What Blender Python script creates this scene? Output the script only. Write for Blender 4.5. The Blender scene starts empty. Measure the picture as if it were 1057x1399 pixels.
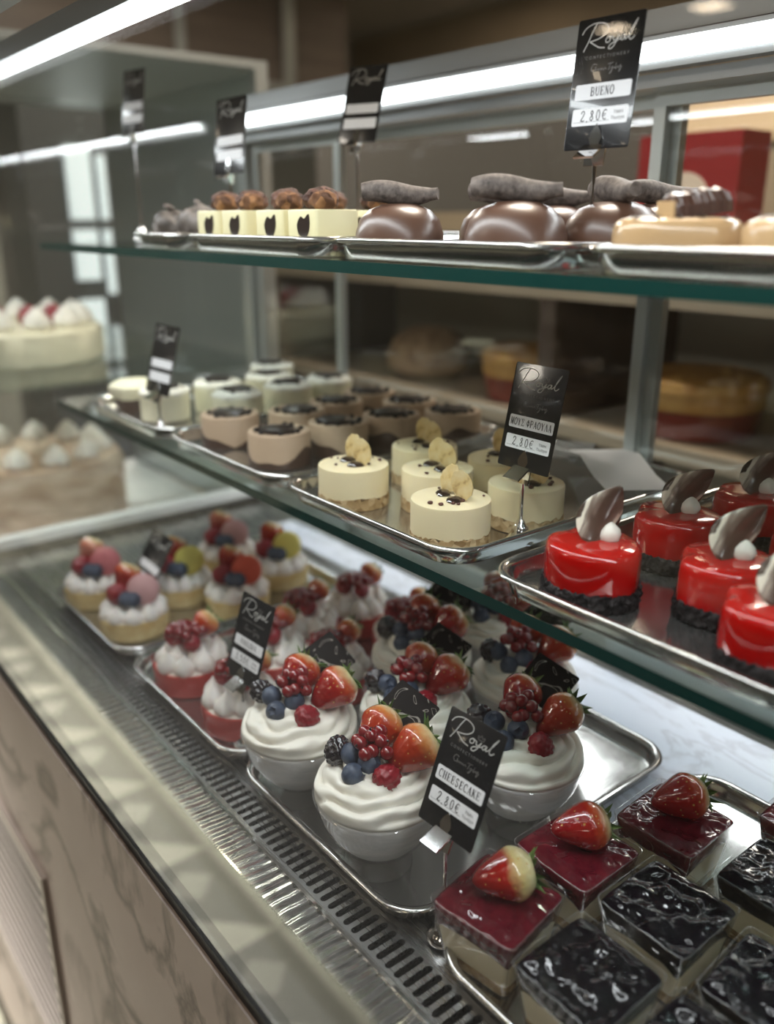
import bpy, bmesh, math, random
from math import sin, cos, pi, sqrt, atan2, radians as R, tau
from mathutils import Vector, Matrix, Euler, noise as mnoise

random.seed(7)
ZC = 1.80                      # eye height above the shop floor; the heights below are measured from the eye
DECK, MID, TOP = -.598, -.306, -.0365     # deck, middle shelf, top shelf surfaces
scene = bpy.context.scene
COL = scene.collection

# ------------------------------------------------------------------ materials
MATS = {}
def mat(name, base=(.8, .8, .8), rough=.5, metal=0., coat=0., spec=.5, sss=0., sssr=(.01, .006, .004), emis=None, estr=0., trans=0., ior=1.45, coat_rough=.03):
    m = bpy.data.materials.new(name); m.use_nodes = True
    b = m.node_tree.nodes['Principled BSDF']
    b.inputs['Base Color'].default_value = (*base, 1)
    b.inputs['Roughness'].default_value = rough
    b.inputs['Metallic'].default_value = metal
    b.inputs['Coat Weight'].default_value = coat
    b.inputs['Coat Roughness'].default_value = coat_rough
    b.inputs['Specular IOR Level'].default_value = spec
    b.inputs['IOR'].default_value = ior
    b.inputs['Transmission Weight'].default_value = trans
    if sss:
        b.inputs['Subsurface Weight'].default_value = sss
        b.inputs['Subsurface Radius'].default_value = sssr
        b.inputs['Subsurface Scale'].default_value = 1.
    if emis:
        b.inputs['Emission Color'].default_value = (*emis, 1)
        b.inputs['Emission Strength'].default_value = estr
    MATS[name] = m
    return m
class N:
    """short hand for a material's node tree"""
    def __init__(s, m): s.t = m.node_tree; s.b = m.node_tree.nodes.get('Principled BSDF')
    def n(s, kind, **kw):
        x = s.t.nodes.new(kind)
        for k, v in kw.items():
            if k in x.inputs.keys(): x.inputs[k].default_value = v
            else: setattr(x, k, v)
        return x
    def l(s, a, b): s.t.links.new(a, b)
    def coord(s, kind='Object', scale=None):
        c = s.n('ShaderNodeTexCoord').outputs[kind]
        if scale is None: return c
        mp = s.n('ShaderNodeMapping'); mp.inputs['Scale'].default_value = scale if hasattr(scale, '__len__') else (scale,)*3
        s.l(c, mp.inputs['Vector']); return mp.outputs['Vector']
    def ramp(s, fac, stops, interp='LINEAR'):
        r = s.n('ShaderNodeValToRGB'); cr = r.color_ramp; cr.interpolation = interp
        while len(cr.elements) < len(stops): cr.elements.new(.5)
        for e, (p, c) in zip(cr.elements, stops): e.position = p; e.color = (*c, 1) if len(c) == 3 else c
        s.l(fac, r.inputs['Fac']); return r.outputs['Color']
    def math(s, op, a, b=None, c=None, clamp=False):
        x = s.n('ShaderNodeMath'); x.operation = op; x.use_clamp = clamp
        for i, v in enumerate((a, b, c)):
            if v is None: continue
            if hasattr(v, 'links'): s.l(v, x.inputs[i])
            else: x.inputs[i].default_value = v
        return x.outputs[0]
    def mix(s, fac, a, b):
        x = s.n('ShaderNodeMix'); x.data_type = 'RGBA'
        for i, v in ((0, fac), (6, a), (7, b)):
            if hasattr(v, 'links'): s.l(v, x.inputs[i])
            else: x.inputs[i].default_value = v if i == 0 else (*v, 1)
        return x.outputs[2]
    def noise(s, vec, scale, detail=4, rough=.5, dist=0., out='Fac'):
        x = s.n('ShaderNodeTexNoise'); x.inputs['Scale'].default_value = scale; x.inputs['Detail'].default_value = detail
        x.inputs['Roughness'].default_value = rough; x.inputs['Distortion'].default_value = dist
        if vec is not None: s.l(vec, x.inputs['Vector'])
        return x.outputs[out]
    def voro(s, vec, scale, feature='F1', out='Distance', rnd=1.):
        x = s.n('ShaderNodeTexVoronoi'); x.feature = feature; x.inputs['Scale'].default_value = scale; x.inputs['Randomness'].default_value = rnd
        if vec is not None: s.l(vec, x.inputs['Vector'])
        return x.outputs[out]
    def bump(s, h, strength=.3, dist=.001):
        x = s.n('ShaderNodeBump'); x.inputs['Strength'].default_value = strength; x.inputs['Distance'].default_value = dist
        s.l(h, x.inputs['Height']); s.l(x.outputs['Normal'], s.b.inputs['Normal']); return x
    def base(s, c): s.l(c, s.b.inputs['Base Color'])
    def sep(s, vec):
        x = s.n('ShaderNodeSeparateXYZ'); s.l(vec, x.inputs[0]); return x.outputs

def thin_glass(name, tint=(1, 1, 1), f0=.04, haze=0., hazecol=(.9, .9, .9), rough=0.):
    """clear sheet: lets the light straight through, mirrors by the angle it is seen at"""
    m = bpy.data.materials.new(name); m.use_nodes = True
    q = N(m); q.t.nodes.remove(q.b)
    out = q.t.nodes['Material Output']
    g = q.n('ShaderNodeNewGeometry')
    dot = q.n('ShaderNodeVectorMath'); dot.operation = 'DOT_PRODUCT'
    q.l(g.outputs['Incoming'], dot.inputs[0]); q.l(g.outputs['Normal'], dot.inputs[1])
    c = q.math('ABSOLUTE', dot.outputs['Value'])
    k = q.math('POWER', q.math('SUBTRACT', 1., c, clamp=True), 5.)
    fr = q.math('MULTIPLY_ADD', k, 1 - f0, f0, clamp=True)
    tr = q.n('ShaderNodeBsdfTransparent'); tr.inputs['Color'].default_value = (*tint, 1)
    gl = q.n('ShaderNodeBsdfGlossy'); gl.inputs['Roughness'].default_value = rough
    body = tr.outputs[0]
    if haze:
        d = q.n('ShaderNodeBsdfDiffuse'); d.inputs['Color'].default_value = (*hazecol, 1)
        mh = q.n('ShaderNodeMixShader'); mh.inputs[0].default_value = haze
        q.l(tr.outputs[0], mh.inputs[1]); q.l(d.outputs[0], mh.inputs[2]); body = mh.outputs[0]
    mx = q.n('ShaderNodeMixShader'); q.l(fr, mx.inputs[0]); q.l(body, mx.inputs[1]); q.l(gl.outputs[0], mx.inputs[2])
    q.l(mx.outputs[0], out.inputs['Surface'])
    MATS[name] = m
    return m

GLASS = thin_glass('case_glass', (.985, .995, .99), .045)
SHELFGLASS = thin_glass('shelf_glass', (.93, .975, .96), .04)
CLEAR = thin_glass('clear_plastic', (.985, .985, .98), .05, .02)
CUPCLEAR = thin_glass('cup_plastic', (.95, .95, .95), .07, .09)
EDGE = mat('glass_edge', (.006, .040, .034), .15, coat=.3)
STEEL = mat('brushed_steel', (.50, .50, .49), .28, 1.)
q = N(STEEL); v = q.coord('Object', (3, 90, 90)); nz = q.noise(v, 3, 3)
q.l(q.math('MULTIPLY_ADD', nz, .16, .20), q.b.inputs['Roughness'])
TRAYM = mat('tray_steel', (.52, .51, .49), .22, .93)
q = N(TRAYM); v = q.coord('Object', 9); nz = q.noise(v, 4, 5, .6)
q.l(q.math('MULTIPLY_ADD', nz, .16, .07), q.b.inputs['Roughness'])
CHROME = mat('chrome', (.78, .78, .78), .07, 1.)
RAILM = mat('satin_aluminium', (.30, .31, .31), .38, .8)
POSTM = mat('post_aluminium', (.42, .44, .42), .4, .7)
DARKM = mat('dark_gasket', (.01, .01, .01), .45)
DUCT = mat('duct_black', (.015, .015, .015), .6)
BAND = mat('led_ripple_steel', (.72, .73, .74), .16, 1.)
q = N(BAND); v = q.coord('Object'); s_ = q.sep(v)
wv = q.math('SINE', q.math('MULTIPLY_ADD', s_[0], tau/.013, q.math('MULTIPLY', q.noise(v, 14, 2), 7.)))
q.bump(wv, .55, .0012)  # bump ripples shape in the LED strip mirrored by the flat band
WHITEDECK = mat('white_marble_deck', (.80, .83, .88), .25, coat=1., coat_rough=.01)
q = N(WHITEDECK); v = q.coord('Object', (1, 1.6, 1)); nz = q.noise(v, 4.5, 8, .6, 1.4)
q.base(q.ramp(nz, [(.0, (.74, .79, .89)), (.46, (.75, .80, .90)), (.5, (.60, .63, .71)), (.53, (.74, .79, .88)), (1, (.77, .82, .91))]))
PINK = mat('pink_marble', (.5, .43, .4), .5, spec=.3)
q = N(PINK); v = q.coord('Object', (1, 1, 1)); big = q.noise(v, 2.3, 6, .55, .6)
vein = q.math('ABSOLUTE', q.math('SUBTRACT', q.noise(v, 2.6, 8, .55, 1.3), .5))
mask = q.math('SMOOTH_MIN', q.math('MULTIPLY', q.math('SUBTRACT', q.noise(v, 2.2, 2), .44, clamp=True), 9.), 1., .2)
vv = q.math('MULTIPLY', q.math('SUBTRACT', 1., q.math('MULTIPLY', vein, 20.), clamp=True), mask, clamp=True)
cloud = q.ramp(big, [(.3, (.60, .51, .465)), (.5, (.68, .585, .535)), (.7, (.74, .65, .60))])
q.base(q.mix(q.math('MULTIPLY', vv, .8), cloud, (.17, .125, .095)))

CREAM = mat('whipped_cream', (.86, .83, .74), .42, sss=.08, sssr=(.004, .0035, .003))
FILL = mat('cup_filling', (.80, .795, .78), .55)
q = N(FILL); v = q.coord('Object', (5, 5, 40)); q.base(q.ramp(q.noise(v, 3, 4, .6, .8), [(.35, (.70, .69, .68)), (.6, (.86, .85, .81))]))
KISS = mat('meringue', (.84, .80, .75), .5, sss=.2, sssr=(.005, .004, .003))
q = N(KISS); v = q.coord('Object'); q.base(q.mix(q.math('MULTIPLY', q.math('SUBTRACT', q.noise(v, 60, 3), .56, clamp=True), 3., clamp=True), (.85, .81, .76), (.62, .42, .40)))
def seeded(name, red, tip, pale, edge=.80):
    m = mat(name, red, .22, coat=1., sss=.1, sssr=(.006, .002, .001)); q = N(m); v = q.coord('Object'); s_ = q.sep(v)
    body = q.ramp(q.math('MULTIPLY_ADD', s_[2], 24., q.math('MULTIPLY_ADD', q.noise(v, 55, 3), .30, .36)), [(.12, tip), (edge-.16, red), (edge, pale), (min(1., edge+.22), (.72, .66, .36))])
    d = q.voro(v, 215, rnd=.5)
    seed = q.math('LESS_THAN', d, .17)
    q.base(q.mix(q.math('MULTIPLY', seed, .75), body, (.60, .36, .10)))
    q.bump(q.math('ADD', q.math('SMOOTH_MIN', d, .55, .15), q.math('MULTIPLY', q.noise(v, 60, 2), .8)), .6, .0014)
    return m
STRAW = seeded('strawberry', (.34, .012, .008), (.20, .004, .006), (.50, .08, .02))
STRAWO = seeded('strawberry_orange', (.44, .045, .012), (.26, .010, .006), (.62, .22, .06))
LEAF = mat('strawberry_leaf', (.075, .15, .03), .5)
q = N(LEAF); q.base(q.ramp(q.noise(q.coord(), 90, 2), [(.3, (.035, .10, .02)), (.7, (.16, .24, .06))]))
RASP = mat('raspberry', (.27, .010, .020), .32, coat=.25, sss=.15, sssr=(.004, .001, .001))
BLACKB = mat('blackberry', (.012, .007, .012), .16, coat=.9)
BLUEB = mat('blueberry', (.05, .065, .11), .42)
q = N(BLUEB); v = q.coord(); q.base(q.ramp(q.noise(v, 70, 4, .6), [(.3, (.018, .024, .045)), (.55, (.06, .08, .125)), (.8, (.14, .17, .23))]))
CURR = mat('redcurrant', (.20, .005, .008), .06, coat=1., sss=.2, sssr=(.004, .001, .001))
CHOCO = mat('dark_chocolate', (.018, .010, .008), .3, coat=.2)
PLAQ = mat('plaque_chocolate', (.010, .007, .006), .5, spec=.08)
q = N(PLAQ); v = q.coord(); d = q.noise(v, 34, 1, .4, 1.8); line = q.math('ABSOLUTE', q.math('SUBTRACT', q.math('FRACT', q.math('MULTIPLY', d, 4.)), .5))
q.base(q.mix(q.math('MULTIPLY', q.math('LESS_THAN', line, .045), .6), (.010, .007, .006), (.42, .38, .34)))
def crumb(name, a, b, c, scale=150, rough=.85):
    m = mat(name, b, rough, spec=.25); q = N(m); v = q.coord(); n1 = q.voro(v, scale, out='Color'); d = q.voro(v, scale)
    q.base(q.ramp(q.sep(n1)[0], [(0, a), (.5, b), (1, c)])); q.bump(d, .9, .0018); return m
CRUST = crumb('biscuit_crust', (.26, .16, .07), (.46, .32, .16), (.60, .46, .27))
OREO = crumb('cocoa_crumbs', (.006, .005, .005), (.016, .013, .013), (.045, .04, .04), 190, .6)
CHOCCRUMB = crumb('chocolate_crumbs', (.03, .012, .008), (.07, .03, .02), (.13, .06, .04), 260, .6)
CHEESE = mat('cheese_cream', (.78, .70, .50), .45, sss=.15, sssr=(.006, .005, .003))
MOUSSE = mat('vanilla_mousse', (.80, .70, .45), .38, sss=.15, sssr=(.006, .005, .003))
COFFEE = mat('coffee_mousse', (.50, .37, .255), .45)
VANILLA = mat('pale_vanilla', (.78, .74, .55), .45)
RIM = mat('red_tart_shell', (.48, .055, .045), .4, coat=.3)
SHORT = mat('yellow_tart_shell', (.66, .50, .22), .6)
q = N(SHORT); q.base(q.ramp(q.noise(q.coord(), 60, 3), [(.3, (.56, .38, .14)), (.7, (.74, .60, .32))]))
def jelly(name, c1, c2, scale, strength):
    m = mat(name, c1, .25, coat=.85, coat_rough=.01, spec=.1); q = N(m); v = q.coord()
    q.base(q.ramp(q.noise(v, 90, 3), [(.35, c1), (.7, c2)]))
    h = q.noise(v, scale, 1, .35, 1.3); bn = q.bump(h, strength, .006)
    q.l(bn.outputs['Normal'], q.b.inputs['Coat Normal']); return m
JELRED = jelly('strawberry_jelly', (.075, .004, .010), (.12, .008, .015), 60, .30)
JELBLUE = jelly('blueberry_jelly', (.002, .0015, .0025), (.006, .003, .006), 58, .42)
GLAZE = mat('red_mirror_glaze', (.42, .004, .003), .14, coat=.6, coat_rough=.02)
q = N(GLAZE); q.bump(q.noise(q.coord(), 45, 2), .12, .003)
MARB = mat('marbled_chocolate', (.5, .45, .4), .25, coat=.4)
q = N(MARB); v = q.coord(); s_ = q.sep(v); e = q.math('MULTIPLY', q.math('ABSOLUTE', s_[0]), 52.)
e = q.math('ADD', e, q.math('MULTIPLY', q.math('SUBTRACT', q.noise(q.coord('Object', (1.6, 1, .4)), 70, 3, .5, .8), .5), 1.1))
q.base(q.ramp(e, [(.15, (.10, .060, .045)), (.42, (.20, .15, .12)), (.58, (.34, .29, .24)), (.66, (.70, .65, .53)), (.86, (.76, .72, .60)), (.93, (.05, .03, .022))]))
DOMECH = mat('milk_chocolate_glaze', (.082, .040, .025), .36, coat=.25, coat_rough=.25)
DUSTY = mat('cocoa_roll', (.035, .022, .017), .7)
q = N(DUSTY); q.base(q.ramp(q.noise(q.coord(), 120, 4, .65), [(.3, (.035, .026, .022)), (.7, (.19, .155, .135))])); q.bump(q.noise(q.coord(), 160, 3), .5, .001)
CARAM = mat('caramel_glaze', (.42, .275, .14), .25, coat=.4)
BAR = mat('bar_chocolate', (.06, .026, .016), .35, coat=.2)
q = N(BAR); q.bump(q.math('SINE', q.math('MULTIPLY', q.sep(q.coord())[0], tau/.009)), .5, .0015)
WAFER = mat('wafer', (.50, .33, .16), .7)
WHITECH = mat('white_chocolate_block', (.60, .55, .33), .4)
TRUF = mat('grey_truffle', (.075, .062, .055), .55)
q = N(TRUF); q.base(q.ramp(q.noise(q.coord(), 45, 3), [(.35, (.03, .022, .018)), (.7, (.19, .165, .15))]))
BANANA = mat('banana_chip', (.74, .58, .28), .5)
q = N(BANANA); v = q.coord(); q.base(q.ramp(q.noise(v, 110, 3), [(.32, (.40, .24, .09)), (.45, (.72, .55, .25)), (.75, (.80, .68, .40))]))
MACP = mat('pink_macaron', (.56, .17, .18), .55); MACL = mat('pale_pink_macaron', (.62, .36, .36), .55)
MACY = mat('yellow_macaron', (.74, .64, .16), .55); MACR = mat('coral_macaron', (.68, .10, .05), .5)
CARD = mat('black_card', (.012, .012, .013), .22, coat=.4)
LABEL = mat('white_label', (.92, .92, .94), .45)
INK = mat('black_ink', (.01, .01, .012), .5)
SILVER = mat('silver_print', (.62, .61, .58), .4)
DIM = mat('dim_print', (.22, .21, .20), .5)
PAPER = mat('grey_paper', (.84, .86, .90), .5)
WRAP = thin_glass('plastic_wrap', (.9, .93, .95), .10, .22, (.8, .85, .9), .15)
LEDM = mat('led_diffuser', (.9, .9, .9), .4, emis=(.93, .97, 1.), estr=5.)
WALLM = mat('beige_wall', (.50, .36, .20), .7)
q = N(WALLM); q.base(q.ramp(q.noise(q.coord(), 1.3, 3), [(.3, (.28, .22, .155)), (.7, (.38, .30, .215))]))
BROWNM = mat('brown_boards', (.13, .10, .08), .5)
q = N(BROWNM); v = q.coord('Object', (1, .25, 6)); q.base(q.ramp(q.noise(v, 3, 4), [(.3, (.10, .076, .06)), (.7, (.18, .145, .115))]))
GREYW = mat('grey_wall', (.26, .265, .25), .6)
CEILM = mat('ceiling_paint', (.26, .235, .205), .8)
DARKWOOD = mat('dark_wood', (.07, .045, .03), .5)
LOAFM = mat('crusty_loaf', (.26, .14, .06), .7); q = N(LOAFM); q.base(q.ramp(q.noise(q.coord(), 22, 4), [(.3, (.16, .08, .035)), (.7, (.50, .34, .20))]))
PIEY = mat('golden_pie', (.50, .25, .05), .5); q = N(PIEY); q.base(q.ramp(q.noise(q.coord(), 26, 4), [(.3, (.38, .16, .03)), (.7, (.58, .34, .10))]))
REDBOX = mat('red_print', (.24, .018, .02), .5); OFFW = mat('off_white', (.66, .58, .50), .6); WHITEM = mat('white_plain', (.80, .80, .80), .5)
DISHRED = mat('red_dish', (.16, .02, .015), .3)
FRILL = mat('brown_cake_cream', (.40, .25, .16), .6); q = N(FRILL); q.base(q.ramp(q.noise(q.coord('Object', (1, 1, 3)), 12, 3), [(.35, (.44, .30, .21)), (.65, (.72, .58, .46))]))
LAMPW = mat('warm_lamp', (1, .9, .75), .4, emis=(1., .80, .58), estr=16.)
FRIDGE = mat('fridge_lamp', (.9, 1, 1), .4, emis=(.82, .95, 1.), estr=.7)
FTILE = mat('floor_tile', (.4, .4, .35), .35)
q = N(FTILE); v = q.coord('Object', 1/.40); s_ = q.sep(v)
fx = q.math('FRACT', s_[0]); fy = q.math('FRACT', s_[1])
tri = q.math('LESS_THAN', q.math('ADD', fx, fy), 1.)
ax = q.math('ABSOLUTE', q.math('SUBTRACT', fx, .28)); ay = q.math('ABSOLUTE', q.math('SUBTRACT', fy, .28))
dia = q.math('LESS_THAN', q.math('ADD', ax, ay), .17)
rx = q.math('SUBTRACT', fx, .70); ry = q.math('SUBTRACT', fy, .70)
rr = q.math('SQRT', q.math('ADD', q.math('MULTIPLY', rx, rx), q.math('MULTIPLY', ry, ry)))
flower = q.math('LESS_THAN', rr, q.math('MULTIPLY_ADD', q.math('SINE', q.math('MULTIPLY', q.math('ARCTAN2', ry, rx), 5.)), .05, .13))
c1 = q.mix(tri, (.58, .58, .47), (.27, .27, .22)); c2 = q.mix(dia, c1, (.46, .46, .38)); c3 = q.mix(q.math('MULTIPLY', flower, .75), c2, (.30, .30, .25))
q.base(c3)

# ------------------------------------------------------------------ mesh helpers
class MB:
    def __init__(s): s.v = []; s.f = []; s.m = []
    def add(s, vf, M=None, mi=0):
        v, f = vf; o = len(s.v)
        s.v += [tuple(M @ Vector(p)) for p in v] if M is not None else [tuple(p) for p in v]
        s.f += [tuple(i + o for i in t) for t in f]; s.m += [mi]*len(f); return s
    def mesh(s, name, mats, smooth=True, angle=40):
        me = bpy.data.meshes.new(name); me.from_pydata(s.v, [], s.f)
        for m in (mats if isinstance(mats, (list, tuple)) else [mats]): me.materials.append(m)
        me.polygons.foreach_set('material_index', s.m)
        bm = bmesh.new(); bm.from_mesh(me); bmesh.ops.recalc_face_normals(bm, faces=bm.faces); bm.to_mesh(me); bm.free()
        if smooth:
            me.polygons.foreach_set('use_smooth', [True]*len(me.polygons))
            try: me.set_sharp_from_angle(angle=R(angle))
            except Exception: pass
        me.update(); return me
def T(x=0, y=0, z=0, rx=0, ry=0, rz=0, s=1):
    S = Matrix.Diagonal((*(s if hasattr(s, '__len__') else (s, s, s)), 1))
    return Matrix.Translation((x, y, z)) @ Euler((rx, ry, rz)).to_matrix().to_4x4() @ S
def box(x0, x1, y0, y1, z0, z1):
    v = [(x, y, z) for z in (z0, z1) for y in (y0, y1) for x in (x0, x1)]
    return v, [(0, 2, 3, 1), (4, 5, 7, 6), (0, 1, 5, 4), (2, 6, 7, 3), (0, 4, 6, 2), (1, 3, 7, 5)]
def loops(L, cap0=True, cap1=True):
    n = len(L[0]); v = [p for l in L for p in l]; f = []
    for i in range(len(L)-1):
        for j in range(n):
            a, b = i*n+j, i*n+(j+1) % n; f.append((a, b, b+n, a+n))
    if cap0: f.append(tuple(range(n))[::-1])
    if cap1: f.append(tuple(range((len(L)-1)*n, len(L)*n)))
    return v, f
def rrect(hx, hy, r, z=0, k=6, cx=0, cy=0):
    r = max(min(r, hx-1e-5, hy-1e-5), 1e-5); out = []
    for (sx, sy, a0) in ((1, 1, 0), (-1, 1, 90), (-1, -1, 180), (1, -1, 270)):
        for i in range(k+1):
            a = R(a0 + 90*i/k); out.append((cx + sx*(hx-r) + r*cos(a), cy + sy*(hy-r) + r*sin(a), z))
    return out
def rbox(hx, hy, z0, z1, r=.005, b=.001, k=5):
    return loops([rrect(hx-b, hy-b, r, z0, k), rrect(hx, hy, r, z0+b, k), rrect(hx, hy, r, z1-b, k), rrect(hx-b*.3, hy-b*.3, r, z1-b*.3, k), rrect(hx-b, hy-b, r, z1, k)])
def lathe(prof, n=32, fn=None, cap0=False, cap1=False):
    L = []
    for (r, z) in prof:
        L.append([((r if fn is None else fn(r, z, tau*j/n))*cos(tau*j/n), (r if fn is None else fn(r, z, tau*j/n))*sin(tau*j/n), z) for j in range(n)])
    return loops(L, cap0, cap1)
def sphere(r, n=20, m=12, sc=(1, 1, 1)):
    v = [(0, 0, -r*sc[2])]
    for i in range(1, m):
        a = pi*i/m
        v += [(r*sc[0]*sin(a)*cos(tau*j/n), r*sc[1]*sin(a)*sin(tau*j/n), -r*sc[2]*cos(a)) for j in range(n)]
    v.append((0, 0, r*sc[2])); f = [(0, 1+(j+1) % n, 1+j) for j in range(n)]
    for i in range(m-2):
        for j in range(n): a = 1+i*n+j; b = 1+i*n+(j+1) % n; f.append((a, b, b+n, a+n))
    e = len(v)-1; f += [(e, e-n+j, e-n+(j+1) % n) for j in range(n)]
    return v, f
def tube(path, rad, n=10, cap=True):
    P = [Vector(p) for p in path]; L = []; up = Vector((0, 0, 1)); prev = None
    for i, p in enumerate(P):
        d = (P[min(i+1, len(P)-1)] - P[max(i-1, 0)]).normalized()
        u = d.cross(up) if prev is None else prev - d*prev.dot(d)
        if u.length < 1e-6: u = d.cross(Vector((1, 0, 0)))
        u.normalize(); w = d.cross(u); prev = u
        r = rad[i] if hasattr(rad, '__len__') else rad
        L.append([tuple(p + (u*cos(tau*j/n) + w*sin(tau*j/n))*r) for j in range(n)])
    return loops(L, cap, cap)
def smoothpath(pts, sub=6, closed=False):
    P = [Vector((*p, 0)[:3]) for p in pts]; out = []; n = len(P)
    for i in range(n-1):
        a, b, c, d = P[max(i-1, 0)], P[i], P[i+1], P[min(i+2, n-1)]
        for k in range(sub):
            t = k/sub; out.append(.5*((2*b) + (c-a)*t + (2*a-5*b+4*c-d)*t*t + (3*b-a-3*c+d)*t**3))
    out.append(P[-1]); return out
def ribbon(pts, w):
    """flat stroke in the xy plane; w is one width or one per end"""
    v, f = [], []; n = len(pts)
    for i, p in enumerate(pts):
        d = pts[min(i+1, n-1)] - pts[max(i-1, 0)]
        if d.length < 1e-9: d = Vector((1, 0, 0))
        d.normalize(); k = Vector((-d.y, d.x, 0)); ww = w if not hasattr(w, '__len__') else w[0] + (w[1]-w[0])*i/(n-1)
        v += [tuple(p + k*ww/2), tuple(p - k*ww/2)]
    for i in range(n-1): f.append((2*i, 2*i+1, 2*i+3, 2*i+2))
    return v, f
def extrude(outl, z0, z1):
    return loops([[(x, y, z0) for x, y in outl], [(x, y, z1) for x, y in outl]])
def grid(nx, ny, fn):
    v = [fn(i/nx, j/ny) for j in range(ny+1) for i in range(nx+1)]
    return v, [(j*(nx+1)+i, j*(nx+1)+i+1, (j+1)*(nx+1)+i+1, (j+1)*(nx+1)+i) for j in range(ny) for i in range(nx)]

def link(o, parent=None):
    COL.objects.link(o)
    if parent is not None: o.parent = parent
    return o
def part(name, me, parent, M=None, label=None):
    """a mesh (datablock) as a part of its thing"""
    o = link(bpy.data.objects.new(name, me), parent)
    if M is not None: o.matrix_local = M
    if label: o['label'] = label
    return o
def tag(o, label, cat, group=None):
    o['label'] = label; o['category'] = cat
    if group: o['group'] = group
    return o
def thing(name, label, cat, x, y, z, rz=0, group=None):
    o = link(bpy.data.objects.new(name, None)); o.empty_display_size = .02
    o.location = (x, y, z + ZC); o.rotation_euler = (0, 0, rz)
    return tag(o, label, cat, group)
def solo(name, me, label, cat, x, y, z, rz=0, group=None):
    o = link(bpy.data.objects.new(name, me)); o.location = (x, y, z + ZC); o.rotation_euler = (0, 0, rz)
    return tag(o, label, cat, group)
def struct(name, me):
    o = link(bpy.data.objects.new(name, me)); o.location = (0, 0, ZC); o['kind'] = 'structure'; return o
def M1(vf, mats, name='m', smooth=True, angle=40): return MB().add(vf).mesh(name, mats, smooth, angle)
def jit(a): return random.uniform(-a, a)

# ------------------------------------------------------------------ shared shapes: fruit
def strawberry_mesh(L=.040, W=.0175, m=STRAW):
    prof = []
    for i in range(19):
        t = i/18; rr_ = W*min(1, (t+.012)/.66)**.56*(1 if t < .66 else 1-.42*((t-.66)/.34)**2.2)
        prof.append((max(rr_*1.0, .0004), -L*.5 + L*t))
    prof.append((.0004, L*.5+.0008))
    return M1(lathe(prof, 24, lambda r, z, a: r*(1+.05*sin(2*a+1)+.03*sin(3*a)), True, True), m, 'strawberry')
def calyx_mesh():
    b = MB()
    v, f = [(0, 0, .002)], []
    n = 9
    for k in range(n):
        a = tau*k/n + jit(.15); l = .016 + jit(.003); w = .22
        o = len(v)
        v += [(.004*cos(a-w*1.4), .004*sin(a-w*1.4), .001), (.6*l*cos(a-w), .6*l*sin(a-w), .001+jit(.002)), (l*cos(a), l*sin(a), .006+jit(.004)), (.6*l*cos(a+w), .6*l*sin(a+w), .001+jit(.002)), (.004*cos(a+w*1.4), .004*sin(a+w*1.4), .001), (.55*l*cos(a), .55*l*sin(a), .004)]
        f += [(0, o, o+5), (o, o+1, o+5), (o+1, o+2, o+5), (o+2, o+3, o+5), (o+3, o+4, o+5), (o+4, 0, o+5)]
    return M1((v, f), LEAF, 'leaf_cap')
def fib(n):
    g = pi*(3-sqrt(5)); return [Vector((sqrt(max(0, 1-(1-2*(i+.5)/n)**2))*cos(g*i), sqrt(max(0, 1-(1-2*(i+.5)/n)**2))*sin(g*i), 1-2*(i+.5)/n)) for i in range(n)]
def bumpy_mesh(m, n, rx, rz, amp, sub=4, cone=0):
    bm = bmesh.new(); bmesh.ops.create_icosphere(bm, subdivisions=sub, radius=1); pts = fib(n); rad = sqrt(4/n)*1.02
    for v in bm.verts:
        p = v.co.normalized(); d = min((p-c).length for c in pts)
        k = 1 - amp + amp*sqrt(max(0, 1-(d/rad)**2)); q_ = p*k
        s = 1 - cone*q_.z
        v.co = (q_.x*rx*s, q_.y*rx*s, q_.z*rz)
    me = bpy.data.meshes.new('berry'); bm.to_mesh(me); bm.free(); me.materials.append(m)
    me.polygons.foreach_set('use_smooth', [True]*len(me.polygons)); return me
def blueberry_mesh():
    prof = [(.0005, -.0075), (.004, -.0068), (.0068, -.004), (.0080, 0), (.0072, .0035), (.0050, .0062), (.0036, .0072), (.0030, .0078), (.0024, .0066), (.0004, .0060)]
    return M1(lathe(prof, 20, lambda r, z, a: r*(1 + (.18*sin(5*a) if z > .007 else 0)), True, True), BLUEB, 'blueberry', angle=80)
def currant_mesh():
    v, f = sphere(.0056, 14, 9); b = MB().add((v, f)); b.add(lathe([(.0009, .005), (.0010, .0062), (.0003, .0072)], 6, None, False, True), mi=1)
    return b.mesh('redcurrant', [CURR, CHOCO])
STRAWP = seeded('strawberry_pale_shoulder', (.40, .012, .006), (.26, .006, .006), (.66, .52, .22), .72)
SB, SBO, SBP, CAL = strawberry_mesh(), strawberry_mesh(m=STRAWO), strawberry_mesh(m=STRAWP), [calyx_mesh() for _ in range(3)]
RB, BB, BLB, CU = bumpy_mesh(RASP, 64, .0105, .0115, .22, 4, .15), bumpy_mesh(BLACKB, 44, .0105, .0125, .26), blueberry_mesh(), currant_mesh()
def rotm(ax, ay, az): return Euler((ax, ay, az)).to_matrix().to_4x4()
def add_strawberry(parent, pos, axis, size=1., orange=False, cap=True):
    """axis: the way the leaf end points"""
    qn = Vector((0, 0, 1)).rotation_difference(Vector(axis)).to_matrix().to_4x4()
    s = part('strawberry', {False: SB, True: SBO, 2: SBP}[orange], parent, Matrix.Translation(pos) @ qn @ Matrix.Rotation(random.uniform(0, 6), 4, 'Z') @ Matrix.Diagonal((size, size, size, 1)))
    if cap: part('leaf_cap', random.choice(CAL), s, Matrix.Translation((0, 0, .0185)))
    return s
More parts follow.
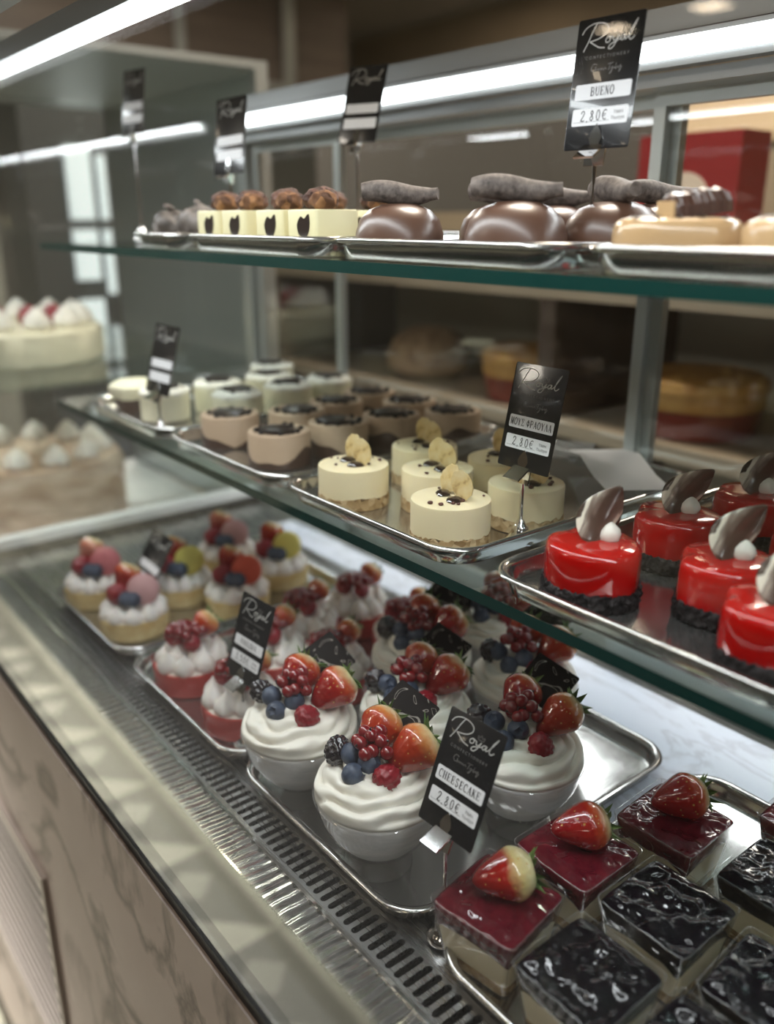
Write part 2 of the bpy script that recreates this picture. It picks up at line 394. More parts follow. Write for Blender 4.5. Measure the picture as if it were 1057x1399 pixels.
# viewing-side axes of the case: u runs along the glass to the right of a customer looking in at an angle, w towards that customer
U, Wd = Vector((.625, .781, 0)), Vector((.781, -.625, 0))
def uvw(u, w, z): return U*u + Wd*w + Vector((0, 0, z))
def ring(parent, name, me, n, r, z, s=1., tilt=0, a0=0):
    for k in range(n):
        a = a0 + tau*k/n; part(name, me, parent, T(r*cos(a), r*sin(a), z, rz=a+jit(.3), s=s*(1+jit(.08))))

# ------------------------------------------------------------------ whipped cream cups
def rosette_mesh(Rr=.0590, H=.036, turns=1.9, seed=0):
    nt, nth = 46, 110; L = []
    for i in range(nt):
        t = i/(nt-1)
        ring_ = []
        for j in range(nth):
            th = tau*j/nth
            rb = Rr*(1 - t**1.3*.985); zb = H*(t**.66)
            ph = 4.3*t - 2*th/tau + .22*sin(2*th+seed*2) + .55*mnoise.noise(Vector((1.6*cos(th), 1.6*sin(th), 3*t+seed*5)))
            bulge = abs(sin(pi*ph))**.75
            fine = sin(7*th + 16*t + seed)*.5 + sin(13*th - 22*t + seed*2)*.35
            env = min(1, t*9)*min(1, (1-t)*4)
            amp = (.0105*(.6+.7*abs(mnoise.noise(Vector((2*cos(th), 2*sin(th), 4*t+seed*9)))))*(bulge-.55) + .0012*fine)*env
            k = 1-t*.7
            r = rb + amp*.75*k; z = zb + amp*.75
            ring_.append((r*cos(th), r*sin(th), z))
        L.append(ring_)
    return M1(loops(L, True, True), CREAM, 'cream', angle=180)
ROS = [rosette_mesh(seed=s) for s in range(3)]
FILLM = M1(lathe([(.001, .0205), (.022, .021), (.0345, .0250), (.0450, .038), (.0520, .052), (.0555, .063), (.0575, .071), (.0583, .076), (.0565, .080), (.001, .081)], 48, lambda r, z, a: r*(1+.010*sin(3*a+z*240)*(z > .03)), True, True), FILL, 'filling')
CUPM = M1(lathe([(.0310, .0), (.0322, .0006), (.0312, .004), (.0290, .018), (.0360, .0235), (.0465, .0375), (.0535, .052), (.0570, .063), (.0592, .072), (.0604, .0745), (.0606, .0755), (.0598, .0762)], 56), CUPCLEAR, 'cup')
PLM = M1(rbox(.0245, .0245, -.0011, .0011, .002, .0004), PLAQ, 'plaque')
def cup(x, y, label, k):
    t = thing('dessert_cup', label, 'dessert', x, y, DECK+.0025, 0, 'whipped cream cups with berries'); t.scale = (1.045,)*3
    part('plastic_cup', CUPM, t); part('white_filling', FILLM, t)
    part('whipped_cream', ROS[k % 3], t, T(0, 0, .077, rz=2.1*k))
    h = .076
    def P(u, w, z): return uvw(u+jit(.003), w+jit(.003), h+z)
    part('blackberry', BB, t, Matrix.Translation(P(-.040, -.012, .034)) @ rotm(jit(1), jit(1), 0) @ Matrix.Diagonal((1.2,)*3+(1,)))
    for (u, w, z) in ((-.0215, .020, .030), (-.027, -.002, .036), (-.006, .012, .036)):
        part('blueberry', BLB, t, Matrix.Translation(P(u, w, z)) @ rotm(jit(.9), jit(.9)+.3, 0) @ Matrix.Diagonal((1.32,)*3+(1,)))
    part('raspberry', RB, t, Matrix.Translation(P(.009, .024, .028)) @ rotm(jit(.6)+.5, jit(.6), 0) @ Matrix.Diagonal((1.25,)*3+(1,)))
    add_strawberry(t, P(.031, .002, .042), (U*.75 - Wd*.35 + Vector((0, 0, .45))).normalized(), 1.22, k in (0, 2, 5))
    add_strawberry(t, P(.000, -.024, .046), (U*.5 - Wd*.75 + Vector((0, 0, .45))).normalized(), 1.15, k in (0, 3, 4, 5, 6))
    c = P(-.006, -.002, .052)
    for (a, b, z) in ((0, .002, .006), (-.009, .004, .001), (.008, .005, .003), (.001, .009, -.003), (-.006, -.006, .004), (.007, -.005, .006), (-.012, -.003, -.002), (.012, .010, -.004), (-.004, .011, -.004)):
        part('redcurrant', CU, t, Matrix.Translation(c + uvw(a*1.15+jit(.001), b*1.15+jit(.001), z*1.15)) @ rotm(jit(2), jit(2), 0) @ Matrix.Diagonal((1.15,)*3+(1,)))
    n = (Wd*.55 + Vector((0, 0, .85)) - U*.15).normalized(); xq = (U + Vector((0, 0, .12))).normalized(); xq = (xq - n*xq.dot(n)).normalized(); yq = n.cross(xq)
    A = Matrix((xq, yq, n)).transposed().to_4x4() @ Matrix.Rotation(R(38 + jit(8)), 4, 'Z')
    part('chocolate_plaque', PLM, t, Matrix.Translation(P(.026, -.046, .052)) @ A)
    return t
CUPS = [(-.543, .424, 'whipped cream and berry cup right behind the left edge of the CHEESECAKE price card'),
        (-.679, .423, 'whipped cream and berry cup at its tray front left corner, beside the pavlova tarts'),
        (-.496, .573, 'whipped cream and berry cup partly behind the upper right of the CHEESECAKE price card'),
        (-.622, .538, 'whipped cream and berry cup in the second row, between the front two and the pavlovas'),
        (-.714, .626, 'whipped cream and berry cup in the third row, next to the back pavlova tarts'),
        (-.595, .683, 'whipped cream and berry cup behind the one beside the card, with a striped chocolate plaque'),
        (-.708, .755, 'rearmost whipped cream and berry cup, partly under the middle glass shelf')]
for k, (x, y, lb) in enumerate(CUPS): cup(x, y, lb, k)

# ------------------------------------------------------------------ boxed cheesecakes
BH = .064
def sq(hs, z, r=.006, k=4): return rrect(hs, hs, r, z, k)
def bs(z): return .0325 + (.0415-.0325)*z/BH
PLEDGE = thin_glass('plastic_fold', (.95, .95, .95), .12, .12, (.9, .9, .88))
b = MB().add(loops([sq(bs(0), 0), sq(bs(BH), BH)], True, False))
b.add(loops([sq(bs(BH)+.0001, BH-.0004), sq(bs(BH)+.0004, BH-.0002), sq(bs(BH)+.0004, BH+.0002), sq(bs(BH)-.0001, BH+.0003)], False, False), mi=1)
for sx in (1, -1):
    for sy in (1, -1): b.add(tube([(sx*(bs(0)-.0016), sy*(bs(0)-.0016), .0005), (sx*(bs(BH)-.0016), sy*(bs(BH)-.0016), BH)], .0003, 6), mi=1)
BOXM = b.mesh('box', [CLEAR, PLEDGE], angle=60)
CRM = M1(loops([sq(bs(.0015)-.0012, .0015), sq(bs(.013)-.0012, .013)]), CRUST, 'crust')
def wob(hs, z, amp, seed, k=8):
    out = []
    for i, (x, y, zz) in enumerate(rrect(hs, hs, .006, z, k)):
        a = atan2(y, x); c = abs(sin(2*a))**6
        out.append((x, y, zz + amp*(.7*sin(5*a+seed)+.5*sin(9*a+2*seed)) - .012*c))
    return out
CHM = M1(loops([sq(bs(.0132)-.0012, .0132), sq(bs(.046)-.0012, .047)]), CHEESE, 'cheese')
def gsq(n=34):
    '''square ring order of an n x n grid'''
    return [(i, 0) for i in range(n)] + [(n, i) for i in range(n)] + [(n-i, n) for i in range(n)] + [(0, n-i) for i in range(n)]
def jelly_mesh(m, seed, amp, freq):
    n = 34; hs = bs(.062)-.0009
    def P(i, j, k): 
        x, y = 2*i/n-1, 2*j/n-1; c = 1 - .055*(abs(x*y))**7; return x*c*k, y*c*k
    v = []; idx = {}
    for j in range(n+1):
        for i in range(n+1):
            x, y = P(i, j, hs-.0008); ed = min(i, j, n-i, n-j)/n; e = min(1, ed*9)
            h = mnoise.noise(Vector((x*freq+seed*7, y*freq, seed))) ; h2 = abs(mnoise.noise(Vector((x*freq*1.3, y*freq*1.3, seed*3))))
            idx[i, j] = len(v); v.append((x, y, .0612 + .0012*e + amp*e*(h*1.1 - h2*.45)))
    f = [(idx[i, j], idx[i+1, j], idx[i+1, j+1], idx[i, j+1]) for j in range(n) for i in range(n)]
    ringi = gsq(n); prev = [idx[p] for p in ringi]
    for z, low in ((.0597, 0), (.052, 0), (.0455, 1)):
        cur = []
        for i, j in ringi:
            x, y = P(i, j, bs(z)-.0005); c = abs(x*y)/(bs(z)**2)
            zl = z + (.0035*mnoise.noise(Vector((x*95+seed, y*95, 2))) - .017*c**5 if low else 0)
            k = (bs(zl)-.0005)/(bs(z)-.0005); cur.append(len(v)); v.append((x*k, y*k, zl))
        k_ = len(cur)
        f += [(prev[a], cur[a], cur[(a+1) % k_], prev[(a+1) % k_]) for a in range(k_)]; prev = cur
    f.append(tuple(prev))
    return M1((v, f), m, 'jelly', angle=70)
JR = [jelly_mesh(JELRED, s, .0030, 62) for s in (1, 2, 3)]; JB = [jelly_mesh(JELBLUE, s, .0062, 58) for s in (4, 5, 6)]
def cheesecake(x, y, rz, label, k, red):
    t = thing('boxed_cheesecake', label, 'cheesecake', x, y, DECK+.0025, rz, 'strawberry cheesecakes in clear boxes' if red else 'blueberry cheesecakes in clear boxes')
    part('plastic_box', BOXM, t); part('biscuit_base', CRM, t); part('cheese_layer', CHM, t)
    part('strawberry_jelly' if red else 'blueberry_jelly', (JR if red else JB)[k % 3], t)
    if red:
        inv = Matrix.Rotation(-rz, 3, 'Z')
        add_strawberry(t, inv @ uvw(.003+jit(.003), -.006, .079), (inv @ (U*.9 - Wd*.1 + Vector((0, 0, .15+jit(.1))))).normalized(), 1.28, (2, False, False, False)[k])
for k, (x, y, rz, lb) in enumerate([
        (-.387, .428, R(9), 'boxed strawberry cheesecake at the front of its tray, beside the price card stand'),
        (-.385, .527, R(0), 'boxed strawberry cheesecake in the second place from the front, its berry leaf dark green'),
        (-.354, .631, R(2), 'boxed strawberry cheesecake by the bare back corner of its tray'),
        (-.268, .735, R(1), 'boxed strawberry cheesecake behind the others, cut off by the right picture edge')]): cheesecake(x, y, rz, lb, k, True)
for k, (x, y, rz, lb) in enumerate([
        (-.293, .428, R(0), 'boxed blueberry cheesecake in the front row, right of the front strawberry cheesecake'),
        (-.294, .531, R(0), 'boxed blueberry cheesecake seen whole in the middle of its tray, between strawberry ones'),
        (-.250, .633, R(0), 'boxed blueberry cheesecake in front of the strawberry one at the picture edge'),
        (-.197, .522, R(3), 'boxed blueberry cheesecake at the right picture edge, second from the front'),
        (-.200, .428, R(0), 'boxed blueberry cheesecake cut off by the bottom picture edge')]): cheesecake(x, y, rz, lb, k, False)

# ------------------------------------------------------------------ trays
def tray_mesh(w=.305, d=.405):
    hx, hy = w/2, d/2
    pr = [(.0135, .002), (.0112, .0030), (.0092, .0150), (.0075, .0185), (.004, .0205), (.0012, .0200), (0, .0180), (.001, .0160), (.004, .0152), (.0080, .0140), (.0098, .0012), (.0115, 0)]
    return M1(loops([rrect(hx-i, hy-i, .042-i*.7, z, 10) for i, z in pr], True, True), TRAYM, 'tray', angle=60)
TR = tray_mesh()
NARROW = tray_mesh(.16, .405)
def tray(x, y, z, label, group, me=TR): return solo('serving_tray', me, label, 'tray', x, y, z, 0, group)
g = 'steel trays on the deck'
tray(-.268, .579, DECK, 'steel tray holding the boxed cheesecakes', g)
tray(-.598, .579, DECK, 'steel tray holding the whipped cream cups, its back corner bare', g)
tray(-.906, .579, DECK, 'steel tray holding the red pavlova tarts', g)
tray(-1.224, .579, DECK, 'steel tray holding the yellow macaron tarts', g)
g = 'steel trays on the middle shelf'
tray(-.337, .695, MID, 'steel tray holding the red heart cakes', g)
tray(-.672, .695, MID, 'steel tray holding the banana mousse cakes', g)
tray(-.982, .695, MID, 'steel tray holding the coffee mousse cakes', g)
tray(-1.292, .695, MID, 'steel tray holding the pale vanilla cakes', g)
g = 'steel trays on the top shelf'
tray(-.270, .700, TOP, 'steel tray holding the caramel glazed cakes', g)
tray(-.580, .700, TOP, 'steel tray holding the round chocolate domes', g)
tray(-.892, .700, TOP, 'steel tray holding the white chocolate cubes', g)
tray(-1.132, .700, TOP, 'narrow steel tray holding the grey truffle cakes', g, NARROW)

# ------------------------------------------------------------------ banana mousse cakes
def ragged(r, z0, z1, amp, seed, n=150):
    return loops([[(r*cos(tau*j/n), r*sin(tau*j/n), z0) for j in range(n)], [(r*cos(tau*j/n), r*sin(tau*j/n), z1 + amp*mnoise.noise(Vector((cos(tau*j/n)*7, sin(tau*j/n)*7, seed)))*1.4 + .0012*mnoise.noise(Vector((cos(tau*j/n)*24, sin(tau*j/n)*24, seed)))) for j in range(n)]])
MBASE = [M1(ragged(.0402, 0, .0125, .0035, s), CRUST, 'base') for s in (1, 2, 3)]
MBODY = M1(lathe([(.0397, .001), (.0398, .012), (.0398, .0425), (.0392, .0440), (.0378, .0446), (.001, .0448)], 64, None, True, True), MOUSSE, 'mousse')
def chip_mesh(s):
    out = [(.0085*cos(tau*i/28)*(1+.05*sin(3*i)), .0115*sin(tau*i/28)*(1+.05*cos(2*i+s))) for i in range(28)]
    v, f = extrude(out, -.0011, .0011); v = [(x, y, z + .0016*sin(x*180+s) + .0014*sin(y*150)) for x, y, z in v]
    return M1((v, f), BANANA, 'chip')
CHIPS = [chip_mesh(s) for s in (0, 1, 2)]
DAB = M1(lathe([(.0075, 0), (.0085, .0010), (.0070, .0030), (.0035, .0044), (.0003, .0048)], 20, lambda r, z, a: r*(1+.15*sin(2*a)+.08*sin(5*a)), True, True), mat('chocolate_spread', (.022, .010, .007), .12, coat=.8), 'dab')
BITM = bumpy_mesh(mat('chocolate_bit', (.09, .03, .022), .35), 9, .0026, .0018, .2, 2)
def banana_cake(x, y, label, k):
    t = thing('banana_mousse_cake', label, 'cake', x, y, MID+.0025, 0, 'banana mousse cakes')
    part('biscuit_base', MBASE[k % 3], t, T(rz=k)); part('mousse', MBODY, t)
    up = .0448
    for (u, w, r) in ((.007, .010, .3), (-.003, -.012, -.2)):
        part('chocolate_spread', DAB, t, Matrix.Translation(uvw(u-.004, w+.002, up)) @ Matrix.Rotation(random.uniform(0, 6), 4, 'Z'))
        n = (Wd*.9 - U*.35 + Vector((0, 0, .15))).normalized(); xx = (U + Wd*.2).normalized(); xx = (xx - n*xx.dot(n)).normalized(); yy = n.cross(xx)
        part('banana_chip', random.choice(CHIPS), t, Matrix.Translation(uvw(u+.003, w-.001, up+.0155)) @ Matrix((xx, yy, n)).transposed().to_4x4() @ Matrix.Rotation(r+jit(.2), 4, 'Z') @ Matrix.Diagonal((1.2, 1.3, 1, 1)))
    for _ in range(11):
        a, r = random.uniform(0, tau), random.uniform(.015, .033)
        part('chocolate_bit', BITM, t, T(r*cos(a), r*sin(a), up+.0012, rz=a, s=random.uniform(.5, 1.15)))
for k, (x, y, lb) in enumerate([
        (-.587, .550, 'round banana mousse cake nearest the front corner of its tray'),
        (-.748, .550, 'round banana mousse cake at the front left of its tray, standing apart'),
        (-.577, .648, 'round banana mousse cake behind the price card reading ΜΟΥΣ ΦΡΑΟΥΛΑ'),
        (-.676, .612, 'round banana mousse cake right behind the front corner one'),
        (-.762, .668, 'round banana mousse cake rearmost on the left, near the coffee cakes'),
        (-.662, .700, 'round banana mousse cake half hidden left of the price card')]): banana_cake(x, y, lb, k)

# ------------------------------------------------------------------ coffee mousse cakes and vanilla cakes
CBODY = M1(lathe([(.0410, .001), (.0412, .041), (.0400, .0430), (.0370, .0440), (.0340, .0425), (.001, .042)], 56, None, True, True), COFFEE, 'coffee')
def wave_base(r, seed, m, n=64):
    return M1(loops([[(r*cos(tau*j/n), r*sin(tau*j/n), 0) for j in range(n)], [(r*cos(tau*j/n), r*sin(tau*j/n), .014 + .009*sin(2*tau*j/n+seed) + .004*sin(5*tau*j/n)) for j in range(n)]]), m, 'wave')
CHB = mat('chocolate_sponge', (.062, .032, .022), .4, coat=.2)
CWAVE = [wave_base(.0417, s, CHB) for s in (.3, 2.0, 4.2)]
DISC = M1(lathe([(.0235, 0), (.0250, .001), (.0250, .0030), (.0235, .0042), (.001, .0044)], 40, lambda r, z, a: r*(1+.02*sin(16*a)), True, True), CHOCO, 'disc')
CRB = bumpy_mesh(OREO, 9, .0042, .003, .25, 2)
def coffee_cake(x, y, label, k):
    t = thing('coffee_mousse_cake', label, 'cake', x, y, MID+.0025, 0, 'coffee mousse cakes')
    part('coffee_mousse', CBODY, t); part('chocolate_sponge', CWAVE[k % 3], t, T(rz=k*1.3))
    part('biscuit_disc', DISC, t, T(jit(.003), jit(.003), .0425, rx=jit(.05), ry=jit(.05)))
    for i in range(10):
        a = tau*i/10 + jit(.2); part('biscuit_crumb', CRB, t, T(.029*cos(a), .029*sin(a), .0445, rz=a, s=random.uniform(.6, 1.2)))
for k, (x, y, lb) in enumerate([
        (-.943, .573, 'coffee mousse cake nearest the front corner of its tray, dark wave on its side'),
        (-1.075, .573, 'coffee mousse cake at the front left corner of its tray, by the vanilla cakes'),
        (-1.035, .660, 'coffee mousse cake in the second row, behind and left of the front corner one'),
        (-.938, .665, 'coffee mousse cake in the second row, just behind the left banana mousse cake'),
        (-1.055, .745, 'coffee mousse cake in the third row on the left, third back from the front'),
        (-.930, .752, 'coffee mousse cake in the third row, its biscuit disc facing the shelf end'),
        (-1.085, .832, 'coffee mousse cake in the back row, furthest left on its tray'),
        (-.990, .836, 'coffee mousse cake in the back row, between two others'),
        (-.893, .836, 'coffee mousse cake in the back row, furthest right, next to bare tray')]): coffee_cake(x, y, lb, k)
VBODY = M1(lathe([(.0385, .001), (.0388, .034), (.0392, .040), (.0375, .0425), (.001, .042)], 56, lambda r, z, a: r*(1+.012*sin(40*a)), True, True), VANILLA, 'vanilla')
VTOP = [M1(lathe([(.0385, .041), (.0395, .045), (.0330, .0500), (.020, .0505), (.001, .0495)], 48, lambda r, z, a: r*(1+.05*sin(7*a+s)), True, True), CREAM, 'topping') for s in (0, 2)]
def vanilla_cake(x, y, label, k):
    t = thing('vanilla_cake', label, 'cake', x, y, MID+.0025, 0, 'pale vanilla cakes')
    part('vanilla_body', VBODY, t); part('cream_topping', VTOP[k % 2], t)
    part('biscuit_disc', DISC, t, T(jit(.003), jit(.003), .0500, s=.92))
    for i in range(6):
        a = tau*i/6 + jit(.4); part('biscuit_crumb', CRB, t, T(.028*cos(a), .028*sin(a), .0505, rz=a, s=random.uniform(.5, 1.1)))
for k, (x, y, lb) in enumerate([
        (-1.283, .570, 'pale vanilla cake at the front of its tray, right of the half dark tart'),
        (-1.190, .650, 'pale vanilla cake in the second row, just behind the left coffee cake'),
        (-1.290, .668, 'pale vanilla cake in the second row, behind the front one and the small price card'),
        (-1.200, .750, 'pale vanilla cake in the third row, right side of its tray'),
        (-1.295, .770, 'pale vanilla cake in the third row, left side of its tray'),
        (-1.205, .836, 'pale vanilla cake in the back row, right side of its tray'),
        (-1.385, .832, 'pale vanilla cake in the back row, left corner of its tray')]): vanilla_cake(x, y, lb, k)
t = thing('cream_tart', 'small tart with pale cream over a dark brown shell at the shelf end', 'tart', -1.378, .560, MID+.0025)
part('dark_shell', M1(lathe([(.030, 0), (.036, .022), (.034, .023), (.001, .022)], 40, None, True, True), CHB, 'sh'), t)
part('cream_topping', M1(lathe([(.036, .022), (.041, .030), (.040, .042), (.030, .049), (.001, .050)], 48, lambda r, z, a: r*(1+.05*sin(6*a)), True, True), VANILLA, 'top'), t)

# ------------------------------------------------------------------ red heart cakes
def heart_outline(s, n=72):
    """soft heart with a blunt point along +x"""
    out = []
    for i in range(n):
        a = tau*i/n
        r = 1 + .13*cos(a) - .20*math.exp(-((abs(a-pi))/.42)**2) + .05*math.exp(-(min(a, tau-a)/.35)**2)
        x, y = r*cos(a)*1.02, r*sin(a)*.94
        out.append((x*s, y*s))
    return out
HO = heart_outline(.0405)
def hloop(s, z, dz=0): return [(x*s, y*s, z) for x, y in HO]
GLM = M1(loops([hloop(.97, .008), hloop(1., .012), hloop(1., .037), hloop(.985, .0425), hloop(.95, .0465), hloop(.88, .0485), hloop(.6, .0492), hloop(.25, .0494)]), GLAZE, 'glaze', angle=80)
def hcrumb(seed):
    L = []; O = heart_outline(.0405, 200)
    for k in range(13):
        t_ = k/12; a = pi*t_; s_ = 1.0 + .055*sin(a)**.7; z = .0155*(1-cos(a))/2
        row = []
        for x, y in O:
            p = Vector((x*s_, y*s_, z)); d = mnoise.noise(p*330 + Vector((seed, 0, 0))) + .5*mnoise.noise(p*700)
            g = 1 + .055*d*(1 if 0 < k < 12 else .3); row.append((p.x*g, p.y*g, max(0, z + (.0022*mnoise.noise(p*420) if k > 0 else 0))))
        L.append(row)
    return M1(loops(L, True, True), OREO, 'crumb', angle=50)
HCR = [hcrumb(1), hcrumb(9)]
def petal_mesh():
    def fn(a, b):
        u = a*2-1; L = .050; z = L*b
        w = .0155*sin(pi*min(1, b*.93+.07))**.7*(1-.25*b)
        return (u*w, .010*(u*u) - .016*(b-.3)**2*2 + .002*sin(6*b), z)
    v, f = grid(14, 20, fn)
    n = len(v); v2 = [(x, y+.0013, z) for x, y, z in v]; f2 = [tuple(i+n for i in reversed(t)) for t in f]
    return M1((v+v2, f+f2), MARB, 'petal', angle=180)
def petal_solid():
    nx, ny = 14, 20; L = []
    for j in range(ny+1):
        b = j/ny; z = .054*b; w = max(.0185*sin(pi*min(.99, b**.85*.93+.065))**.75*(1-.12*b), .0006)
        front = [(w*(2*i/nx-1), .50*w*(2*i/nx-1)**2 - .010*(b-.35)**2*2.2 + .0015*sin(5*b), z) for i in range(nx+1)]
        back = [(x, y+.0016, z) for x, y, z in reversed(front)]
        L.append(front+back)
    return M1(loops(L, True, True), MARB, 'petal', angle=180)
PET = petal_solid()
DOLL = M1(lathe([(.0085, 0), (.0100, .004), (.0085, .009), (.005, .013), (.0008, .016)], 20, lambda r, z, a: r*(1+.06*sin(6*a+z*300)), True, True), CREAM, 'dollop')
def heart(x, y, rz, label, k, pr=0.):
    t = thing('heart_cake', label, 'cake', x, y, MID+.0025, rz, 'red heart cakes')
    part('cocoa_crumbs', HCR[k % 2], t); part('red_glaze', GLM, t)
    inv = Matrix.Rotation(-rz, 3, 'Z')
    part('cream_dollop', DOLL, t, Matrix.Translation(inv @ uvw(.016, .002, .0488)))
    n = (-(Wd*.9) + U*.30 + Vector((0, 0, .30))).normalized()      # the back of the petal; its hollow faces the glass
    zz = (U*(.42+pr) - Wd*.10 + Vector((0, 0, .85))).normalized(); n = (n - zz*n.dot(zz)).normalized(); xx = n.cross(zz)
    part('chocolate_petal', PET, t, Matrix.Translation(inv @ uvw(-.003, .008, .0485)) @ (inv.to_4x4() @ Matrix((xx, n, zz)).transposed().to_4x4()))
for k, (x, y, rz, lb, pr) in enumerate([
        (-.422, .556, R(-8), 'red glazed heart cake at the front corner of its tray, beside the price card stand', 0),
        (-.421, .672, R(28), 'red glazed heart cake in the second row, behind the front corner one', .25),
        (-.330, .606, R(30), 'red glazed heart cake in the centre of its tray, its petal standing tall', .1),
        (-.408, .785, R(20), 'red glazed heart cake at the back of its tray near the grey paper', .2),
        (-.262, .556, R(25), 'red glazed heart cake at the right picture edge in the front row', .1),
        (-.312, .716, R(25), 'red glazed heart cake at the right picture edge behind the centre one', .1)]): heart(x, y, rz, lb, k, pr)

# ------------------------------------------------------------------ pavlova tarts
PSH = M1(lathe([(.040, 0), (.0425, .002), (.0450, .026), (.0445, .030), (.0415, .030), (.0410, .024), (.001, .023)], 56, None, True, True), RIM, 'shell')
KM = M1(lathe([(.0085, 0), (.0118, .0045), (.0122, .009), (.0100, .0150), (.0060, .0200), (.0022, .0245), (.0004, .0280)], 18, lambda r, z, a: r*(1+.04*sin(5*a)), True, True), KISS, 'kiss')
PBED = M1(lathe([(.040, .024), (.0415, .030), (.030, .036), (.001, .038)], 40, None, True, True), CREAM, 'bed')
def pavlova(x, y, label, k):
    t = thing('pavlova_tart', label, 'tart', x, y, DECK+.0025, 0, 'pavlova tarts in red shells'); t.scale = (1.11,)*3
    part('red_shell', PSH, t); part('cream_bed', PBED, t)
    for i in range(9):
        a = tau*i/9 + .3*k; part('meringue_kiss', KM, t, T(.0325*cos(a), .0325*sin(a), .0285, rx=jit(.15), ry=jit(.15), rz=a, s=1.+jit(.1)))
    for i in range(4):
        a = tau*i/4 + k; part('meringue_kiss', KM, t, T(.016*cos(a), .016*sin(a), .034, rz=a, s=.9))
    c = Vector((0, 0, .064))
    add_strawberry(t, c + uvw(.014, -.010, .006), (U*.6 - Wd*.5 + Vector((0, 0, .5))).normalized(), .92, True)
    part('raspberry', RB, t, Matrix.Translation(c + uvw(-.017, .003, -.001)) @ rotm(jit(1), jit(1), 0) @ Matrix.Diagonal((1.15,)*3+(1,)))
    part('raspberry', RB, t, Matrix.Translation(c + uvw(.006, .014, -.003)) @ rotm(jit(1), jit(1), 0) @ Matrix.Diagonal((1.05,)*3+(1,)))
    for i in range(14):
        a = i*2.4; q_ = .0066*sqrt(i)*.9
        part('redcurrant', CU, t, Matrix.Translation(c + uvw(-.004+q_*cos(a), .004+q_*sin(a)*.8, .014 - q_*q_*18)) @ rotm(jit(2), jit(2), 0) @ Matrix.Diagonal((1.12,)*3+(1,)))
for k, (x, y, lb) in enumerate([
        (-.968, .436, 'pavlova tart at the front left corner of its tray, round cap of berries'),
        (-.838, .440, 'pavlova tart right behind the PAVLOVA price card, at the front edge'),
        (-.918, .530, 'pavlova tart in the second row, mostly behind the PAVLOVA price card'),
        (-.828, .572, 'pavlova tart in the second row, just behind the left whipped cream cup'),
        (-.962, .616, 'pavlova tart in the third row, next to the macaron tarts'),
        (-.962, .712, 'pavlova tart at the back left of its tray'),
        (-.845, .712, 'pavlova tart at the back right, beside the third row whipped cream cup')]): pavlova(x, y, lb, k)

# ------------------------------------------------------------------ macaron tarts
TSH = M1(lathe([(.040, 0), (.0425, .001), (.0455, .022), (.0440, .026), (.0410, .026), (.001, .024)], 56, lambda r, z, a: r*(1+.012*sin(30*a)), True, True), SHORT, 'shell')
def macaron_mesh(m):
    return M1(lathe([(.001, -.0085), (.009, -.0080), (.0140, -.0045), (.0145, -.0020), (.0130, -.0012), (.0130, .0012), (.0145, .0020), (.0140, .0045), (.009, .0080), (.001, .0085)], 28, None, True, True), m, 'macaron')
MAC = [macaron_mesh(m) for m in (MACP, MACY, MACR, MACL)]
SHARD = M1(rbox(.012, .016, -.0012, .0012, .003, .0004), CHOCO, 'shard')
def fruit_tart(x, y, label, k, mac):
    t = thing('macaron_tart', label, 'tart', x, y, DECK+.0025, 0, 'yellow tarts topped with macarons'); t.scale = (1.14,)*3
    part('tart_shell', TSH, t); part('cream_bed', PBED, t, T(0, 0, -.004))
    for i in range(10):
        a = tau*i/10 + .2*k; part('cream_peak', KM, t, T(.033*cos(a), .033*sin(a), .0235, rz=a, s=(1.05, 1.05, .85)))
    n = (Wd*.9 + U*.1 + Vector((0, 0, .25))).normalized(); qn = Vector((0, 0, 1)).rotation_difference(n).to_matrix().to_4x4()
    part('macaron', MAC[mac], t, Matrix.Translation(uvw(.015, .000, .058)) @ qn @ Matrix.Diagonal((1.45, 1.45, 1.3, 1)), label={0: 'pink macaron', 1: 'yellow macaron', 2: 'coral macaron', 3: 'pale pink macaron'}[mac])
    part('chocolate_shard', SHARD, t, Matrix.Translation(uvw(-.004, -.014, .052)) @ rotm(1.2, jit(.4), jit(1)))
    part('raspberry', RB, t, Matrix.Translation(uvw(-.018, .004, .054)) @ rotm(jit(1), jit(1), 0) @ Matrix.Diagonal((1.35,)*3+(1,)))
    add_strawberry(t, Vector(uvw(-.012, -.016, .066)), (U*.3 - Wd*.4 + Vector((0, 0, .8))).normalized(), 1.05, False, False)
    for (u, w) in ((-.004, .012), (-.022, -.010), (.006, .014)): part('blueberry', BLB, t, Matrix.Translation(uvw(u, w+.003, .050)) @ Matrix.Diagonal((1.3,)*3+(1,)))
for k, (x, y, mac, lb) in enumerate([
        (-1.312, .438, 0, 'yellow tart with a pink macaron at the far left front of its tray'),
        (-1.168, .440, 3, 'yellow tart with a pale macaron at its tray front, right behind a price card'),
        (-1.232, .548, 1, 'yellow tart with a yellow macaron, behind the small price card'),
        (-1.136, .600, 2, 'yellow tart with a coral macaron and dark blueberries near the pavlovas'),
        (-1.300, .670, 3, 'yellow tart with a pale pink macaron at the back left of its tray'),
        (-1.190, .710, 1, 'yellow tart with a yellow macaron at the back right of its tray')]): fruit_tart(x, y, lb, k, mac)

